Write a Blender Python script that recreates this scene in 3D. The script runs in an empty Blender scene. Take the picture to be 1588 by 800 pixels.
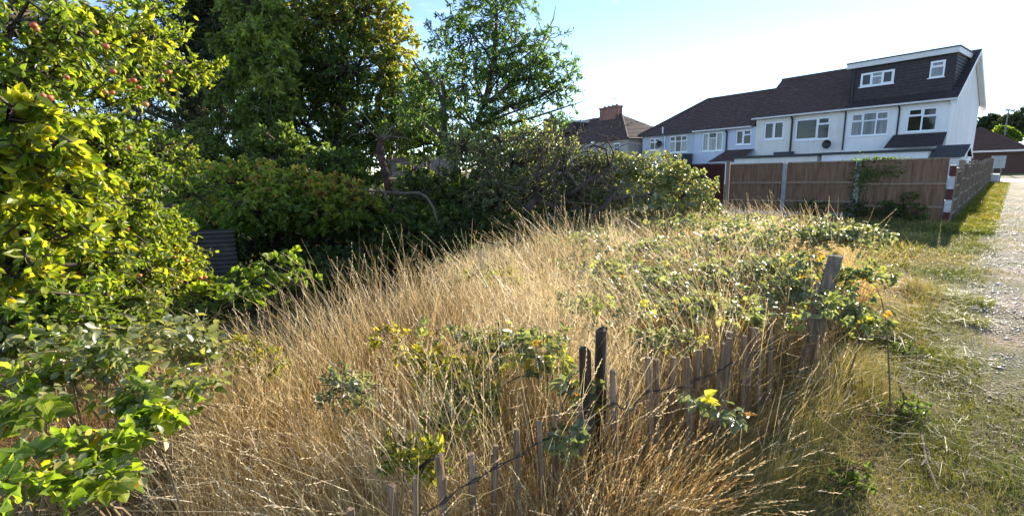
import bpy, math, random
import numpy as np
from mathutils import Vector, Matrix

C = bpy.context.scene.collection
scene = bpy.context.scene
R = math.radians

# ------------------------------------------------------------------ camera
FPX, PITCH, ROLL, HC = 717.2, R(10.856), R(-1.753), 1.7
cp, sp = math.cos(PITCH), math.sin(PITCH)
cr, sr = math.cos(ROLL), math.sin(ROLL)
AX_F = np.array([0, cp, -sp]); _u = np.array([0, sp, cp]); _r = np.array([1.0, 0, 0])
AX_R = cr*_r + sr*_u; AX_U = -sr*_r + cr*_u
CAM = np.array([0, 0, HC])
cam_d = bpy.data.cameras.new("camera"); cam = bpy.data.objects.new("camera", cam_d); C.objects.link(cam)
cam_d.sensor_width = 36; cam_d.lens = FPX/1588*36; cam_d.clip_start = 0.05; cam_d.clip_end = 3000
M = Matrix.Identity(4)
for i in range(3):
    M[i][0] = AX_R[i]; M[i][1] = AX_U[i]; M[i][2] = -AX_F[i]; M[i][3] = CAM[i]
cam.matrix_world = M; scene.camera = cam

def ray(x, y): return AX_R*(x-794)/FPX + AX_F - AX_U*(y-400)/FPX
def at(x, y, d): return CAM + ray(x, y)*d                  # a place seen at a pixel, d metres deep
def onz(x, y, z=0.0):
    r = ray(x, y); return CAM + r*((z-HC)/r[2])

# ------------------------------------------------------------------ light
SUN_AZ, SUN_EL = R(46.9), R(18.5)                          # azimuth from +x
w = bpy.data.worlds.new("World"); scene.world = w; w.use_nodes = True
nt = w.node_tree; nt.nodes.clear()
def N(t, ty, **k):
    n = t.nodes.new(ty)
    for a, b in k.items(): setattr(n, a, b)
    return n
def val(n, k, v): n.inputs[k].default_value = v; return n
out = N(nt, 'ShaderNodeOutputWorld'); bg = N(nt, 'ShaderNodeBackground')
sky = N(nt, 'ShaderNodeTexSky', sky_type='NISHITA', sun_disc=False)
sky.sun_elevation = SUN_EL; sky.sun_rotation = R(90)-SUN_AZ
sky.altitude = 50; sky.air_density = 0.58; sky.dust_density = 0.0; sky.ozone_density = 1.0
# thin broken cloud high up
tc = N(nt, 'ShaderNodeTexCoord'); sep = N(nt, 'ShaderNodeSeparateXYZ'); nt.links.new(tc.outputs['Generated'], sep.inputs[0])
dv = N(nt, 'ShaderNodeVectorMath', operation='DIVIDE'); cmb = N(nt, 'ShaderNodeCombineXYZ')
mx = N(nt, 'ShaderNodeMath', operation='MAXIMUM'); mx.inputs[1].default_value = 0.06
nt.links.new(sep.outputs[2], mx.inputs[0])
for i in range(3): nt.links.new(mx.outputs[0], cmb.inputs[i])
nt.links.new(tc.outputs['Generated'], dv.inputs[0]); nt.links.new(cmb.outputs[0], dv.inputs[1])
nz = N(nt, 'ShaderNodeTexNoise'); nz.inputs['Scale'].default_value = 1.1; nz.inputs['Detail'].default_value = 9; nz.inputs['Roughness'].default_value = 0.6
mpn = N(nt, 'ShaderNodeMapping'); mpn.inputs['Location'].default_value = (3.1, 0.4, 0); mpn.inputs['Scale'].default_value = (0.8, 1.3, 1)
nt.links.new(dv.outputs[0], mpn.inputs[0]); nt.links.new(mpn.outputs[0], nz.inputs['Vector'])
cramp = N(nt, 'ShaderNodeValToRGB'); cramp.color_ramp.elements[0].position = 0.54; cramp.color_ramp.elements[1].position = 0.8
cramp.color_ramp.elements[1].color = (0.55, 0.55, 0.55, 1)
nt.links.new(nz.outputs['Fac'], cramp.inputs[0])
mixc = N(nt, 'ShaderNodeMixRGB'); mixc.inputs[2].default_value = (7, 7.2, 7.6, 1)
nt.links.new(cramp.outputs[0], mixc.inputs[0]); nt.links.new(sky.outputs[0], mixc.inputs[1])
nt.links.new(mixc.outputs[0], bg.inputs[0]); bg.inputs[1].default_value = 0.14
nt.links.new(bg.outputs[0], out.inputs[0])

sd = bpy.data.lights.new("sun", 'SUN'); sun = bpy.data.objects.new("sun", sd); C.objects.link(sun)
sd.energy = 5.0; sd.angle = R(0.55); sd.color = (1.0, 0.9, 0.74)
sv = Vector((math.cos(SUN_AZ)*math.cos(SUN_EL), math.sin(SUN_AZ)*math.cos(SUN_EL), math.sin(SUN_EL)))
sun.rotation_euler = sv.to_track_quat('Z', 'Y').to_euler(); sun.location = sv*60
vs = scene.view_settings
scene.display_settings.display_device = 'sRGB'
vs.view_transform = 'Standard'; vs.look = 'None'; vs.gamma = 1; vs.exposure = 1.52
scene.cycles.max_bounces = 8; scene.cycles.transmission_bounces = 6; scene.cycles.diffuse_bounces = 4
scene.cycles.use_denoising = True

# ------------------------------------------------------------------ helpers
def tag(o, label=None, cat=None, group=None, kind=None):
    for k, v in (('label', label), ('category', cat), ('group', group), ('kind', kind)):
        if v: o[k] = v
    return o
def absloc(o):
    p = Vector((0, 0, 0))
    while o is not None: p += o.location; o = o.parent
    return np.array(p)
def thing(name, loc, label, cat, group=None):
    o = bpy.data.objects.new(name, None); o.empty_display_size = 0.2; o.location = Vector(loc); C.objects.link(o)
    return tag(o, label, cat, group)
def link(name, me, parent=None):
    o = bpy.data.objects.new(name, me); C.objects.link(o)
    if parent is not None: o.parent = parent
    return o
def np_obj(name, V, F, mat, parent=None, rnd=None, smooth=False, origin=None):
    V = np.asarray(V, dtype=np.float32).reshape(-1, 3); F = np.asarray(F, dtype=np.int32)
    if parent is not None: V = V - absloc(parent).astype(np.float32)
    elif origin is not None: V = V - np.asarray(origin, dtype=np.float32)
    me = bpy.data.meshes.new(name); k = F.shape[1]; nf = len(F)
    me.vertices.add(len(V)); me.vertices.foreach_set('co', V.ravel())
    me.loops.add(nf*k); me.loops.foreach_set('vertex_index', F.ravel())
    me.polygons.add(nf); me.polygons.foreach_set('loop_start', np.arange(0, nf*k, k, dtype=np.int32))
    if smooth: me.polygons.foreach_set('use_smooth', np.ones(nf, dtype=bool))
    me.update(calc_edges=True)
    if rnd is not None:
        a = me.attributes.new('rnd', 'FLOAT', 'POINT'); a.data.foreach_set('value', np.asarray(rnd, dtype=np.float32))
    me.materials.append(mat)
    o = link(name, me, parent)
    if parent is None and origin is not None: o.location = Vector(origin)
    return o
class MB:
    def __init__(s): s.v = []; s.f = []; s.r = []
    def quad(s, *p):
        n = len(s.v); s.v += [tuple(q) for q in p]; s.f.append(tuple(range(n, n+len(p))))
    def box8(s, p):                                       # p: 8 corners, bottom 4 then top 4 (ccw)
        n = len(s.v); s.v += [tuple(q) for q in p]
        for f in ((3, 2, 1, 0), (4, 5, 6, 7), (0, 1, 5, 4), (1, 2, 6, 5), (2, 3, 7, 6), (3, 0, 4, 7)): s.f.append(tuple(n+i for i in f))
    def tube(s, pts, rad, sides=6, cap=True):
        pts = [np.array(p, float) for p in pts]; n0 = len(s.v); m = len(pts)
        if np.isscalar(rad): rad = [rad]*m
        ref = np.array([0.31, 0.17, 0.93])
        for i, p in enumerate(pts):
            t = pts[min(i+1, m-1)] - pts[max(i-1, 0)]; t = t/(np.linalg.norm(t)+1e-9)
            a = np.cross(t, ref); na = np.linalg.norm(a)
            if na < 0.1: a = np.cross(t, [1, 0, 0]); na = np.linalg.norm(a)
            a /= na; b = np.cross(t, a)
            for k in range(sides):
                an = 2*math.pi*k/sides; s.v.append(tuple(p + rad[i]*(math.cos(an)*a + math.sin(an)*b)))
        for i in range(m-1):
            for k in range(sides):
                k2 = (k+1) % sides
                s.f.append((n0+i*sides+k, n0+i*sides+k2, n0+(i+1)*sides+k2, n0+(i+1)*sides+k))
        if cap:
            s.f.append(tuple(n0+(m-1)*sides+k for k in range(sides)))
            s.f.append(tuple(n0+k for k in reversed(range(sides))))
    def build(s, name, mat, parent=None, smooth=False, origin=None):
        V = np.array(s.v, dtype=float)
        if parent is not None: V = V - absloc(parent)
        elif origin is not None: V = V - np.array(origin)
        me = bpy.data.meshes.new(name); me.from_pydata(V.tolist(), [], s.f)
        if smooth: me.polygons.foreach_set('use_smooth', [True]*len(s.f))
        me.update(); me.materials.append(mat)
        o = link(name, me, parent)
        if parent is None and origin is not None: o.location = Vector(origin)
        return o
class Frame:                                              # s along, n inward, z up
    def __init__(f, p0, deg, inward=1):
        f.o = np.array([p0[0], p0[1], 0.0]); a = R(deg); f.u = np.array([math.cos(a), math.sin(a), 0])
        f.n = np.array([f.u[1], -f.u[0], 0])*inward
    def P(f, s, n, z): return f.o + f.u*s + f.n*n + np.array([0, 0, z])
    def box(f, mb, s0, s1, n0, n1, z0, z1):
        mb.box8([f.P(s0, n0, z0), f.P(s1, n0, z0), f.P(s1, n1, z0), f.P(s0, n1, z0), f.P(s0, n0, z1), f.P(s1, n0, z1), f.P(s1, n1, z1), f.P(s0, n1, z1)])

# ------------------------------------------------------------------ materials
def newmat(name):
    m = bpy.data.materials.new(name); m.use_nodes = True; t = m.node_tree
    return m, t, t.nodes['Principled BSDF'], t.nodes['Material Output']
def ramp(t, stops, src=None):
    r = N(t, 'ShaderNodeValToRGB'); e = r.color_ramp.elements
    while len(e) < len(stops): e.new(0.5)
    for i, (p, c) in enumerate(stops): e[i].position = p; e[i].color = (*c, 1)
    if src is not None: t.links.new(src, r.inputs[0])
    return r
def noise(t, scale, detail=5, rough=0.6, coord='Object', stretch=None):
    tcn = N(t, 'ShaderNodeTexCoord'); n = N(t, 'ShaderNodeTexNoise')
    n.inputs['Scale'].default_value = scale; n.inputs['Detail'].default_value = detail; n.inputs['Roughness'].default_value = rough
    if stretch:
        mp = N(t, 'ShaderNodeMapping'); mp.inputs['Scale'].default_value = stretch
        t.links.new(tcn.outputs[coord], mp.inputs[0]); t.links.new(mp.outputs[0], n.inputs['Vector'])
    else: t.links.new(tcn.outputs[coord], n.inputs['Vector'])
    return n
def surf(name, stops, scale=4, rough=0.8, bump=0.0, bscale=30, stretch=None, spec=0.3, detail=6):
    m, t, b, o = newmat(name)
    n = noise(t, scale, detail, stretch=stretch); r = ramp(t, stops, n.outputs['Fac']); t.links.new(r.outputs[0], b.inputs['Base Color'])
    b.inputs['Roughness'].default_value = rough; b.inputs['Specular IOR Level'].default_value = spec
    if bump:
        n2 = noise(t, bscale, 5, stretch=stretch); bp = N(t, 'ShaderNodeBump'); bp.inputs['Strength'].default_value = bump; bp.inputs['Distance'].default_value = 0.02
        t.links.new(n2.outputs['Fac'], bp.inputs['Height']); t.links.new(bp.outputs[0], b.inputs['Normal'])
    return m
def leafmat(name, stops, trans=0.45, tgain=(1.9, 2.0, 1.0), rough=0.45, spec=0.4, perobj=False):
    m, t, b, o = newmat(name)
    if perobj:
        src = N(t, 'ShaderNodeObjectInfo').outputs['Random']
    else:
        src = N(t, 'ShaderNodeAttribute', attribute_name='rnd').outputs['Fac']
    r = ramp(t, stops, src); col = r.outputs[0]
    if perobj:
        tcn = N(t, 'ShaderNodeTexCoord'); sx = N(t, 'ShaderNodeSeparateXYZ'); t.links.new(tcn.outputs['Object'], sx.inputs[0])
        ab_ = N(t, 'ShaderNodeMath', operation='ABSOLUTE'); t.links.new(sx.outputs[0], ab_.inputs[0])
        c1 = N(t, 'ShaderNodeMath', operation='MULTIPLY_ADD'); c1.inputs[1].default_value = -.8; t.links.new(ab_.outputs[0], c1.inputs[0]); t.links.new(sx.outputs[1], c1.inputs[2])
        c2 = N(t, 'ShaderNodeMath', operation='MULTIPLY'); c2.inputs[1].default_value = 7.5; t.links.new(c1.outputs[0], c2.inputs[0]); fr_ = N(t, 'ShaderNodeMath', operation='FRACT'); t.links.new(c2.outputs[0], fr_.inputs[0])
        mn = N(t, 'ShaderNodeMath', operation='MULTIPLY'); mn.inputs[1].default_value = 14; t.links.new(ab_.outputs[0], mn.inputs[0]); m2 = N(t, 'ShaderNodeMath', operation='MINIMUM'); t.links.new(fr_.outputs[0], m2.inputs[0]); t.links.new(mn.outputs[0], m2.inputs[1])
        vr = ramp(t, [(0, (1.5, 1.4, 1.3)), (.16, (.95, .95, .95)), (.6, (1.08, 1.08, 1.05)), (1, (.82, .85, .85))], m2.outputs[0])
        nz_ = noise(t, 2.6, 5); nr_ = ramp(t, [(.3, (.68, .74, .7)), (.55, (1.05, 1.05, 1)), (.75, (1.3, 1.15, .9))], nz_.outputs['Fac'])
        for q_ in (vr, nr_):
            mm = N(t, 'ShaderNodeMixRGB', blend_type='MULTIPLY'); mm.inputs[0].default_value = .85; t.links.new(col, mm.inputs[1]); t.links.new(q_.outputs[0], mm.inputs[2]); col = mm.outputs[0]
        bp = N(t, 'ShaderNodeBump'); bp.inputs['Strength'].default_value = .5; bp.inputs['Distance'].default_value = .03; t.links.new(m2.outputs[0], bp.inputs['Height']); t.links.new(bp.outputs[0], b.inputs['Normal'])
    t.links.new(col, b.inputs['Base Color'])
    b.inputs['Roughness'].default_value = rough; b.inputs['Specular IOR Level'].default_value = spec
    mul = N(t, 'ShaderNodeMixRGB', blend_type='MULTIPLY'); mul.inputs[0].default_value = 1; mul.inputs[2].default_value = (*tgain, 1)
    t.links.new(col, mul.inputs[1])
    tr = N(t, 'ShaderNodeBsdfTranslucent'); t.links.new(mul.outputs[0], tr.inputs[0])
    mx = N(t, 'ShaderNodeMixShader'); mx.inputs[0].default_value = trans
    t.links.new(b.outputs[0], mx.inputs[1]); t.links.new(tr.outputs[0], mx.inputs[2]); t.links.new(mx.outputs[0], o.inputs[0])
    return m
def flat(name, col, rough=0.6, spec=0.4, metal=0.0):
    return surf(name, [(0.3, tuple(c*0.85 for c in col)), (0.7, tuple(min(1, c*1.1) for c in col))], 3, rough, spec=spec)

BARK = surf('bark', [(0.3, (.035, .027, .02)), (0.7, (.12, .095, .07))], 9, .9, .6, 25, (1, 1, .3))
BARK_PALE = surf('pale_dead_wood', [(0.3, (.075, .058, .045)), (0.7, (.18, .145, .115))], 9, .85, .5, 25)
TWIG = surf('twig_bark', [(0.3, (.05, .035, .025)), (0.7, (.13, .09, .065))], 9, .85)
CANE = surf('bramble_cane', [(0.35, (.12, .06, .04)), (0.7, (.2, .16, .07))], 7, .6)
L_APPLE = leafmat('apple_leaf', [(0, (0.056, 0.1026, 0.02)), (0.4, (0.1344, 0.189, 0.03)), (0.75, (0.2352, 0.27, 0.035)), (1, (0.3808, 0.3348, 0.04))], .55, (2.3, 2.2, .8), .4, .5)
L_APPLE_O = leafmat('apple_leaf_single', [(0, (.06, .11, .018)), (.4, (.13, .18, .022)), (.8, (.23, .25, .024)), (1, (.32, .27, .03))], .54, (2.3, 2.2, .6), .4, .5, True)
L_DARK = leafmat('dark_evergreen_needle', [(0, (0.0288, 0.045, 0.0168)), (0.6, (0.072, 0.09, 0.0315)), (1, (0.144, 0.1275, 0.042))], .3, (1.3, 1.4, .8), .6, .3)
L_ASH = leafmat('ash_leaf', [(0, (0.0709, 0.101, 0.0248)), (0.55, (0.1418, 0.1863, 0.0413)), (1, (0.2835, 0.3105, 0.066))], .48, (2.0, 2.2, 1.1), .5, .4)
L_IVY = leafmat('ivy_tree_leaf', [(0, (0.0462, 0.0817, 0.0238)), (0.5, (0.0924, 0.1485, 0.033)), (0.75, (0.2156, 0.2302, 0.0396)), (1, (0.4928, 0.3861, 0.0594))], .46, (2.2, 2.2, .8), .45, .45)
L_PLUM = leafmat('plum_leaf', [(0, (0.0413, 0.0788, 0.025)), (0.5, (0.0894, 0.151, 0.04)), (0.85, (0.165, 0.2231, 0.05)), (1, (0.275, 0.2625, 0.0625))], .48, (2.2, 2.3, .9), .4, .5)
L_HEDGE = leafmat('hedge_leaf', [(0, (0.0621, 0.1142, 0.024)), (0.5, (0.138, 0.2016, 0.036)), (0.85, (0.2622, 0.2957, 0.048)), (1, (0.3864, 0.2016, 0.072))], .5, (2.2, 2.2, .9), .45, .4)
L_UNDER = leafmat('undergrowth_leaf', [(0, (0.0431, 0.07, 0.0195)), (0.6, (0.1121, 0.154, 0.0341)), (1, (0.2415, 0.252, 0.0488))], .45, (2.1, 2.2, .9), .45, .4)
L_HAW = leafmat('hawthorn_leaf', [(0, (0.0778, 0.108, 0.0535)), (0.5, (0.1732, 0.2087, 0.0891)), (0.85, (0.329, 0.331, 0.1426)), (1, (0.4501, 0.3454, 0.1782))], .48, (2.1, 2.1, .9), .3, .7)
L_BRAM = leafmat('bramble_leaf', [(0, (0.0806, 0.1007, 0.049)), (0.5, (0.1692, 0.1888, 0.0838)), (0.85, (0.2901, 0.2831, 0.1188)), (1, (0.4835, 0.3524, 0.0979))], .42, (2, 2, .95), .36, .9)
L_BRAM_O = leafmat('bramble_leaf_single', [(0, (0.0976, 0.1519, 0.0243)), (0.5, (0.1951, 0.27, 0.0398)), (0.9, (0.3251, 0.3712, 0.0497)), (0.985, (0.5, 0.4894, 0.0442)), (1, (0.4336, 0.135, 0.0276))], .54, (1.8, 1.9, .7), .36, .5, True)
L_BRAM_G = leafmat('grey_bramble_leaf_single', [(0, (0.1117, 0.1305, 0.0689)), (0.55, (0.2233, 0.2392, 0.1308)), (0.85, (0.319, 0.3262, 0.1377)), (0.95, (0.5, 0.4785, 0.0689)), (1, (0.4785, 0.145, 0.0413))], .4, (1.7, 1.8, .8), .42, .8, True)
L_WEED = leafmat('yellow_weed_leaf', [(0, (0.0975, 0.1287, 0.026)), (0.5, (0.2275, 0.2431, 0.039)), (1, (0.5525, 0.429, 0.039))], .45, (1.6, 1.6, .6), .45, .4)
L_BRAM_GS = leafmat('grey_bramble_leaf', [(0, (0.1117, 0.1305, 0.0689)), (0.55, (0.2233, 0.2392, 0.1308)), (0.85, (0.319, 0.3262, 0.1515)), (1, (0.5, 0.4495, 0.0826))], .4, (1.8, 1.8, .9), .42, .8)
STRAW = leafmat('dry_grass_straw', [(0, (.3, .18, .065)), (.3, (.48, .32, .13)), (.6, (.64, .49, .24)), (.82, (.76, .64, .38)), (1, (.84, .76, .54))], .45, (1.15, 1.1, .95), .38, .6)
HEADS = leafmat('dry_grass_seed_head', [(0, (.5, .37, .21)), (1, (.8, .68, .47))], .38, (1.15, 1.1, 1.0), .55, .3)
THATCH = leafmat('dry_grass_thatch', [(0, (.19, .11, .045)), (.4, (.4, .25, .105)), (.75, (.52, .39, .19)), (1, (.66, .54, .32))], .3, (1.2, 1.1, .8), .6, .2)
VERGE = leafmat('verge_grass', [(0, (.06, .09, .02)), (.35, (.12, .145, .035)), (.6, (.25, .2, .075)), (1, (.46, .35, .17))], .4, (1.5, 1.5, .8), .5, .3)
GREENG = leafmat('green_grass', [(0, (0.0725, 0.092, 0.015)), (0.6, (0.157, 0.1656, 0.025)), (1, (0.3381, 0.23, 0.06))], .42, (1.6, 1.6, .7), .5, .3)
# ------------------------------------------------------------------ ground
def vnoise(x, y, s, seed=0):
    x = np.asarray(x)*s+seed*17.3; y = np.asarray(y)*s+seed*9.1
    xi = np.floor(x).astype(int); yi = np.floor(y).astype(int); fx = x-xi; fy = y-yi
    fx = fx*fx*(3-2*fx); fy = fy*fy*(3-2*fy)
    def h(a, b):
        n = (a*374761393 + b*668265263 + seed*1442695) & 0x7fffffff; n = ((n ^ (n >> 13))*1274126177) & 0x7fffffff
        return ((n ^ (n >> 16)) & 0xffff)/65535.0
    return (h(xi, yi)*(1-fx)+h(xi+1, yi)*fx)*(1-fy)+(h(xi, yi+1)*(1-fx)+h(xi+1, yi+1)*fx)*fy
def gz(x, y):
    x = np.asarray(x, float); y = np.asarray(y, float); k = np.clip(1-np.hypot(x, y-4)/40, 0, 1)
    return k*(0.05*(vnoise(x, y, .8, 1)-.5) + 0.03*(vnoise(x, y, 2.3, 2)-.5) + .012*(vnoise(x, y, 7, 3)-.5))
C0 = np.array([11.303, 11.932]); FD = np.array([math.cos(R(42.69)), math.sin(R(42.69))]); RT = np.array([FD[1], -FD[0]])
def ab(a, b): p = C0 + FD*a + RT*b; return p
def to_ab(x, y): dx = x-C0[0]; dy = y-C0[1]; return dx*FD[0]+dy*FD[1], dx*RT[0]+dy*RT[1]

def sheet(name, xs, ys, zf, mat, tr=None, rn=None):
    X, Y = np.meshgrid(xs, ys); rr_ = None if rn is None else rn(X, Y).ravel()
    if tr: X, Y = tr(X, Y)
    Z = zf(X, Y); nx, ny = len(xs), len(ys)
    V = np.stack([X, Y, Z], -1).reshape(-1, 3)
    i = np.arange((nx-1)*(ny-1)); r_ = i//(nx-1); c_ = i % (nx-1); a = r_*nx+c_
    return np_obj(name, V, np.stack([a, a+1, a+nx+1, a+nx], -1), mat, smooth=True, rnd=rr_)
GCOL = [(.35, (.22, .165, .1)), (.5, (.14, .12, .06)), (.62, (.085, .1, .035))]
def gm():
    m, t, b, o = newmat('ground_soil_and_turf')
    n1 = noise(t, .9, 6); n2 = noise(t, 14, 8, .7); n3 = noise(t, 60, 4, .7)
    r1 = ramp(t, GCOL, n1.outputs['Fac'])
    r2 = ramp(t, [(.3, (.3, .3, .3)), (.7, (1.3, 1.25, 1.1))], n2.outputs['Fac'])
    m1 = N(t, 'ShaderNodeMixRGB', blend_type='MULTIPLY'); m1.inputs[0].default_value = .8
    t.links.new(r1.outputs[0], m1.inputs[1]); t.links.new(r2.outputs[0], m1.inputs[2]); t.links.new(m1.outputs[0], b.inputs['Base Color'])
    b.inputs['Roughness'].default_value = .95; b.inputs['Specular IOR Level'].default_value = .1
    bp = N(t, 'ShaderNodeBump'); bp.inputs['Strength'].default_value = .8; bp.inputs['Distance'].default_value = .02
    t.links.new(n3.outputs['Fac'], bp.inputs['Height']); t.links.new(bp.outputs[0], b.inputs['Normal'])
    return m
xs = np.concatenate([[-600, -200, -80, -40, -25], np.arange(-16, 16.01, .16), np.arange(17, 36, 1.), [45, 60, 100, 220, 600]])
ys = np.concatenate([[-400, -100, -40, -15], np.arange(-4, 18.01, .16), np.arange(19, 40, 1.), [50, 70, 120, 250, 700]])
tag(sheet('ground', xs, ys, gz, gm()), kind='structure')
def tm():
    m, t, b, o = newmat('track_gravel')
    n1 = noise(t, 1.1, 6, .65, stretch=(1, 1, 1)); n2 = noise(t, 22, 6, .7)
    vo = N(t, 'ShaderNodeTexVoronoi'); vo.inputs['Scale'].default_value = 45; tcn = N(t, 'ShaderNodeTexCoord'); t.links.new(tcn.outputs['Object'], vo.inputs['Vector'])
    rs = ramp(t, [(0, (.15, .105, .07)), (.5, (.265, .195, .135)), (1, (.41, .32, .24))], vo.outputs['Color'])
    ga = noise(t, .9, 6); gb = noise(t, 14, 8, .7); r1 = ramp(t, GCOL, ga.outputs['Fac']); r2 = ramp(t, [(.3, (.3, .3, .3)), (.7, (1.3, 1.25, 1.1))], gb.outputs['Fac'])
    rg = N(t, 'ShaderNodeMixRGB', blend_type='MULTIPLY'); rg.inputs[0].default_value = .8; t.links.new(r1.outputs[0], rg.inputs[1]); t.links.new(r2.outputs[0], rg.inputs[2])
    ea = N(t, 'ShaderNodeAttribute', attribute_name='rnd'); e2 = N(t, 'ShaderNodeMath', operation='MULTIPLY_ADD'); e2.inputs[1].default_value = .5; t.links.new(ea.outputs['Fac'], e2.inputs[0]); t.links.new(n1.outputs['Fac'], e2.inputs[2])
    n4 = N(t, 'ShaderNodeMath', operation='MULTIPLY_ADD'); n4.inputs[1].default_value = .3; t.links.new(n2.outputs['Fac'], n4.inputs[0]); t.links.new(e2.outputs[0], n4.inputs[2])
    f = ramp(t, [(.57, (0, 0, 0)), (.7, (1, 1, 1))], n4.outputs[0])
    mx = N(t, 'ShaderNodeMixRGB'); t.links.new(f.outputs[0], mx.inputs[0]); t.links.new(rs.outputs[0], mx.inputs[1]); t.links.new(rg.outputs[0], mx.inputs[2])
    t.links.new(mx.outputs[0], b.inputs['Base Color']); b.inputs['Roughness'].default_value = .9; b.inputs['Specular IOR Level'].default_value = .2
    bp = N(t, 'ShaderNodeBump'); bp.inputs['Strength'].default_value = 1; bp.inputs['Distance'].default_value = .015
    t.links.new(vo.outputs['Distance'], bp.inputs['Height']); t.links.new(bp.outputs[0], b.inputs['Normal'])
    return m
def track_tr(A, B):
    edge = (vnoise(A, B*0, 1.3, 5)-.5)*.4 + (vnoise(A, B*0, 5, 6)-.5)*.18 - .12 + .75*np.clip((-10.4-A)/1.8, 0, 1)
    edge2 = (vnoise(A, B*0, 1.1, 8)-.5)*.6
    u = (B-.0)
    b = .85+edge + u*(2.3+edge2-edge)
    
    return C0[0]+FD[0]*A+RT[0]*b, C0[1]+FD[1]*A+RT[1]*b
tag(sheet('track', np.concatenate([np.arange(-22, 8, .12), np.arange(8, 25.2, .5)]), np.linspace(0, 1, 22), lambda x, y: gz(x, y)+.006, tm(), track_tr, lambda A, U: np.clip(1-np.minimum(U, 1-U)*6, 0, 1)), kind='structure')
ROAD = surf('road_asphalt', [(.3, (.16, .155, .15)), (.7, (.24, .23, .22))], 6, .85, .3, 60)
mb = MB(); q = [ab(25.3, -12), ab(25.3, 40), ab(31, 40), ab(31, -12)]
mb.quad(*[(p[0], p[1], .008) for p in q]); tag(mb.build('road', ROAD), kind='structure')

# ------------------------------------------------------------------ houses
WHITE_R = surf('white_render', [(.28, (.69, .66, .64)), (.45, (.76, .73, .71)), (.7, (.84, .81, .79))], 1.6, .9, .25, 60, (1, 1, .35))
CREAM_R = surf('cream_render', [(.28, (.62, .57, .51)), (.45, (.7, .65, .59)), (.7, (.78, .73, .67))], 1.6, .9, .25, 60, (1, 1, .35))
BLUE_R = surf('pale_blue_render', [(.3, (.5, .53, .62)), (.7, (.58, .61, .7))], 1.6, .9, .25, 60, (1, 1, .35))
GREY_R = surf('blue_grey_render', [(.3, (.42, .44, .5)), (.7, (.5, .52, .57))], 1.6, .9, .25, 60, (1, 1, .35))
BEIGE_R = surf('beige_render', [(.3, (.36, .32, .28)), (.7, (.46, .41, .36))], 1.6, .9, .25, 60, (1, 1, .35))
UPVC = surf('white_plastic_frame', [(.3, (.74, .75, .77)), (.7, (.8, .81, .83))], 1.5, .35, spec=.5)
FASCIA = surf('white_painted_board', [(.3, (.62, .6, .58)), (.7, (.72, .7, .68))], 2, .5)
GLASS = surf('window_glass', [(.3, (.012, .014, .013)), (.7, (.03, .032, .028))], 1.2, .04, spec=.3)
GLASS_N = surf('net_curtained_glass', [(.35, (.16, .17, .17)), (.65, (.3, .31, .31))], 5, .06, stretch=(1, 1, .05), spec=.3)
TILE = surf('brown_roof_tile', [(.3, (.075, .043, .036)), (.55, (.09, .056, .048)), (.68, (.13, .09, .076)), (.78, (.24, .2, .17))], 3.5, .8, .3, 40)
TILE_D = surf('dark_roof_tile', [(.3, (.036, .028, .03)), (.7, (.066, .052, .052))], 5, .7, .3, 40)
TILE_R = surf('red_brown_roof_tile', [(.3, (.06, .034, .026)), (.7, (.14, .082, .064))], 9, .85, .3, 40)
DARKP = flat('black_plastic_pipe', (.02, .02, .022), .45)
LEAD = flat('grey_flat_roof_felt', (.055, .055, .06), .7)
def brickmat(name, c1, c2):
    m, t, b, o = newmat(name); br = N(t, 'ShaderNodeTexBrick'); tcn = N(t, 'ShaderNodeTexCoord'); mp = N(t, 'ShaderNodeMapping')
    mp.inputs['Rotation'].default_value = (R(90), 0, 0); t.links.new(tcn.outputs['Object'], mp.inputs[0]); t.links.new(mp.outputs[0], br.inputs['Vector'])
    br.inputs['Color1'].default_value = (*c1, 1); br.inputs['Color2'].default_value = (*c2, 1); br.inputs['Mortar'].default_value = (*(c*1.25 for c in c2), 1); br.inputs['Scale'].default_value = 4.5
    n = noise(t, 8, 5); mm = N(t, 'ShaderNodeMixRGB', blend_type='OVERLAY'); mm.inputs[0].default_value = .4
    t.links.new(br.outputs['Color'], mm.inputs[1]); t.links.new(n.outputs['Fac'], mm.inputs[2]); t.links.new(mm.outputs[0], b.inputs['Base Color']); b.inputs['Roughness'].default_value = .9
    return m
BRICK = brickmat('red_brick', (.2, .09, .065), (.28, .13, .09))

def wall_holes(mb, fr, s0, s1, z0, z1, n, holes, reveal=.12):
    S = sorted({s0, s1, *[h[0] for h in holes], *[h[1] for h in holes]}); Z = sorted({z0, z1, *[h[2] for h in holes], *[h[3] for h in holes]})
    for i in range(len(S)-1):
        for j in range(len(Z)-1):
            sm, zm = (S[i]+S[i+1])/2, (Z[j]+Z[j+1])/2
            if any(h[0] < sm < h[1] and h[2] < zm < h[3] for h in holes): continue
            mb.quad(fr.P(S[i], n, Z[j]), fr.P(S[i+1], n, Z[j]), fr.P(S[i+1], n, Z[j+1]), fr.P(S[i], n, Z[j+1]))
    for a, b, c, d in [h[:4] for h in holes]:
        m = n+reveal
        mb.quad(fr.P(a, n, c), fr.P(a, m, c), fr.P(a, m, d), fr.P(a, n, d)); mb.quad(fr.P(b, n, c), fr.P(b, n, d), fr.P(b, m, d), fr.P(b, m, c))
        mb.quad(fr.P(a, n, d), fr.P(a, m, d), fr.P(b, m, d), fr.P(b, n, d)); mb.quad(fr.P(a, n, c), fr.P(b, n, c), fr.P(b, m, c), fr.P(a, m, c))
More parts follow.
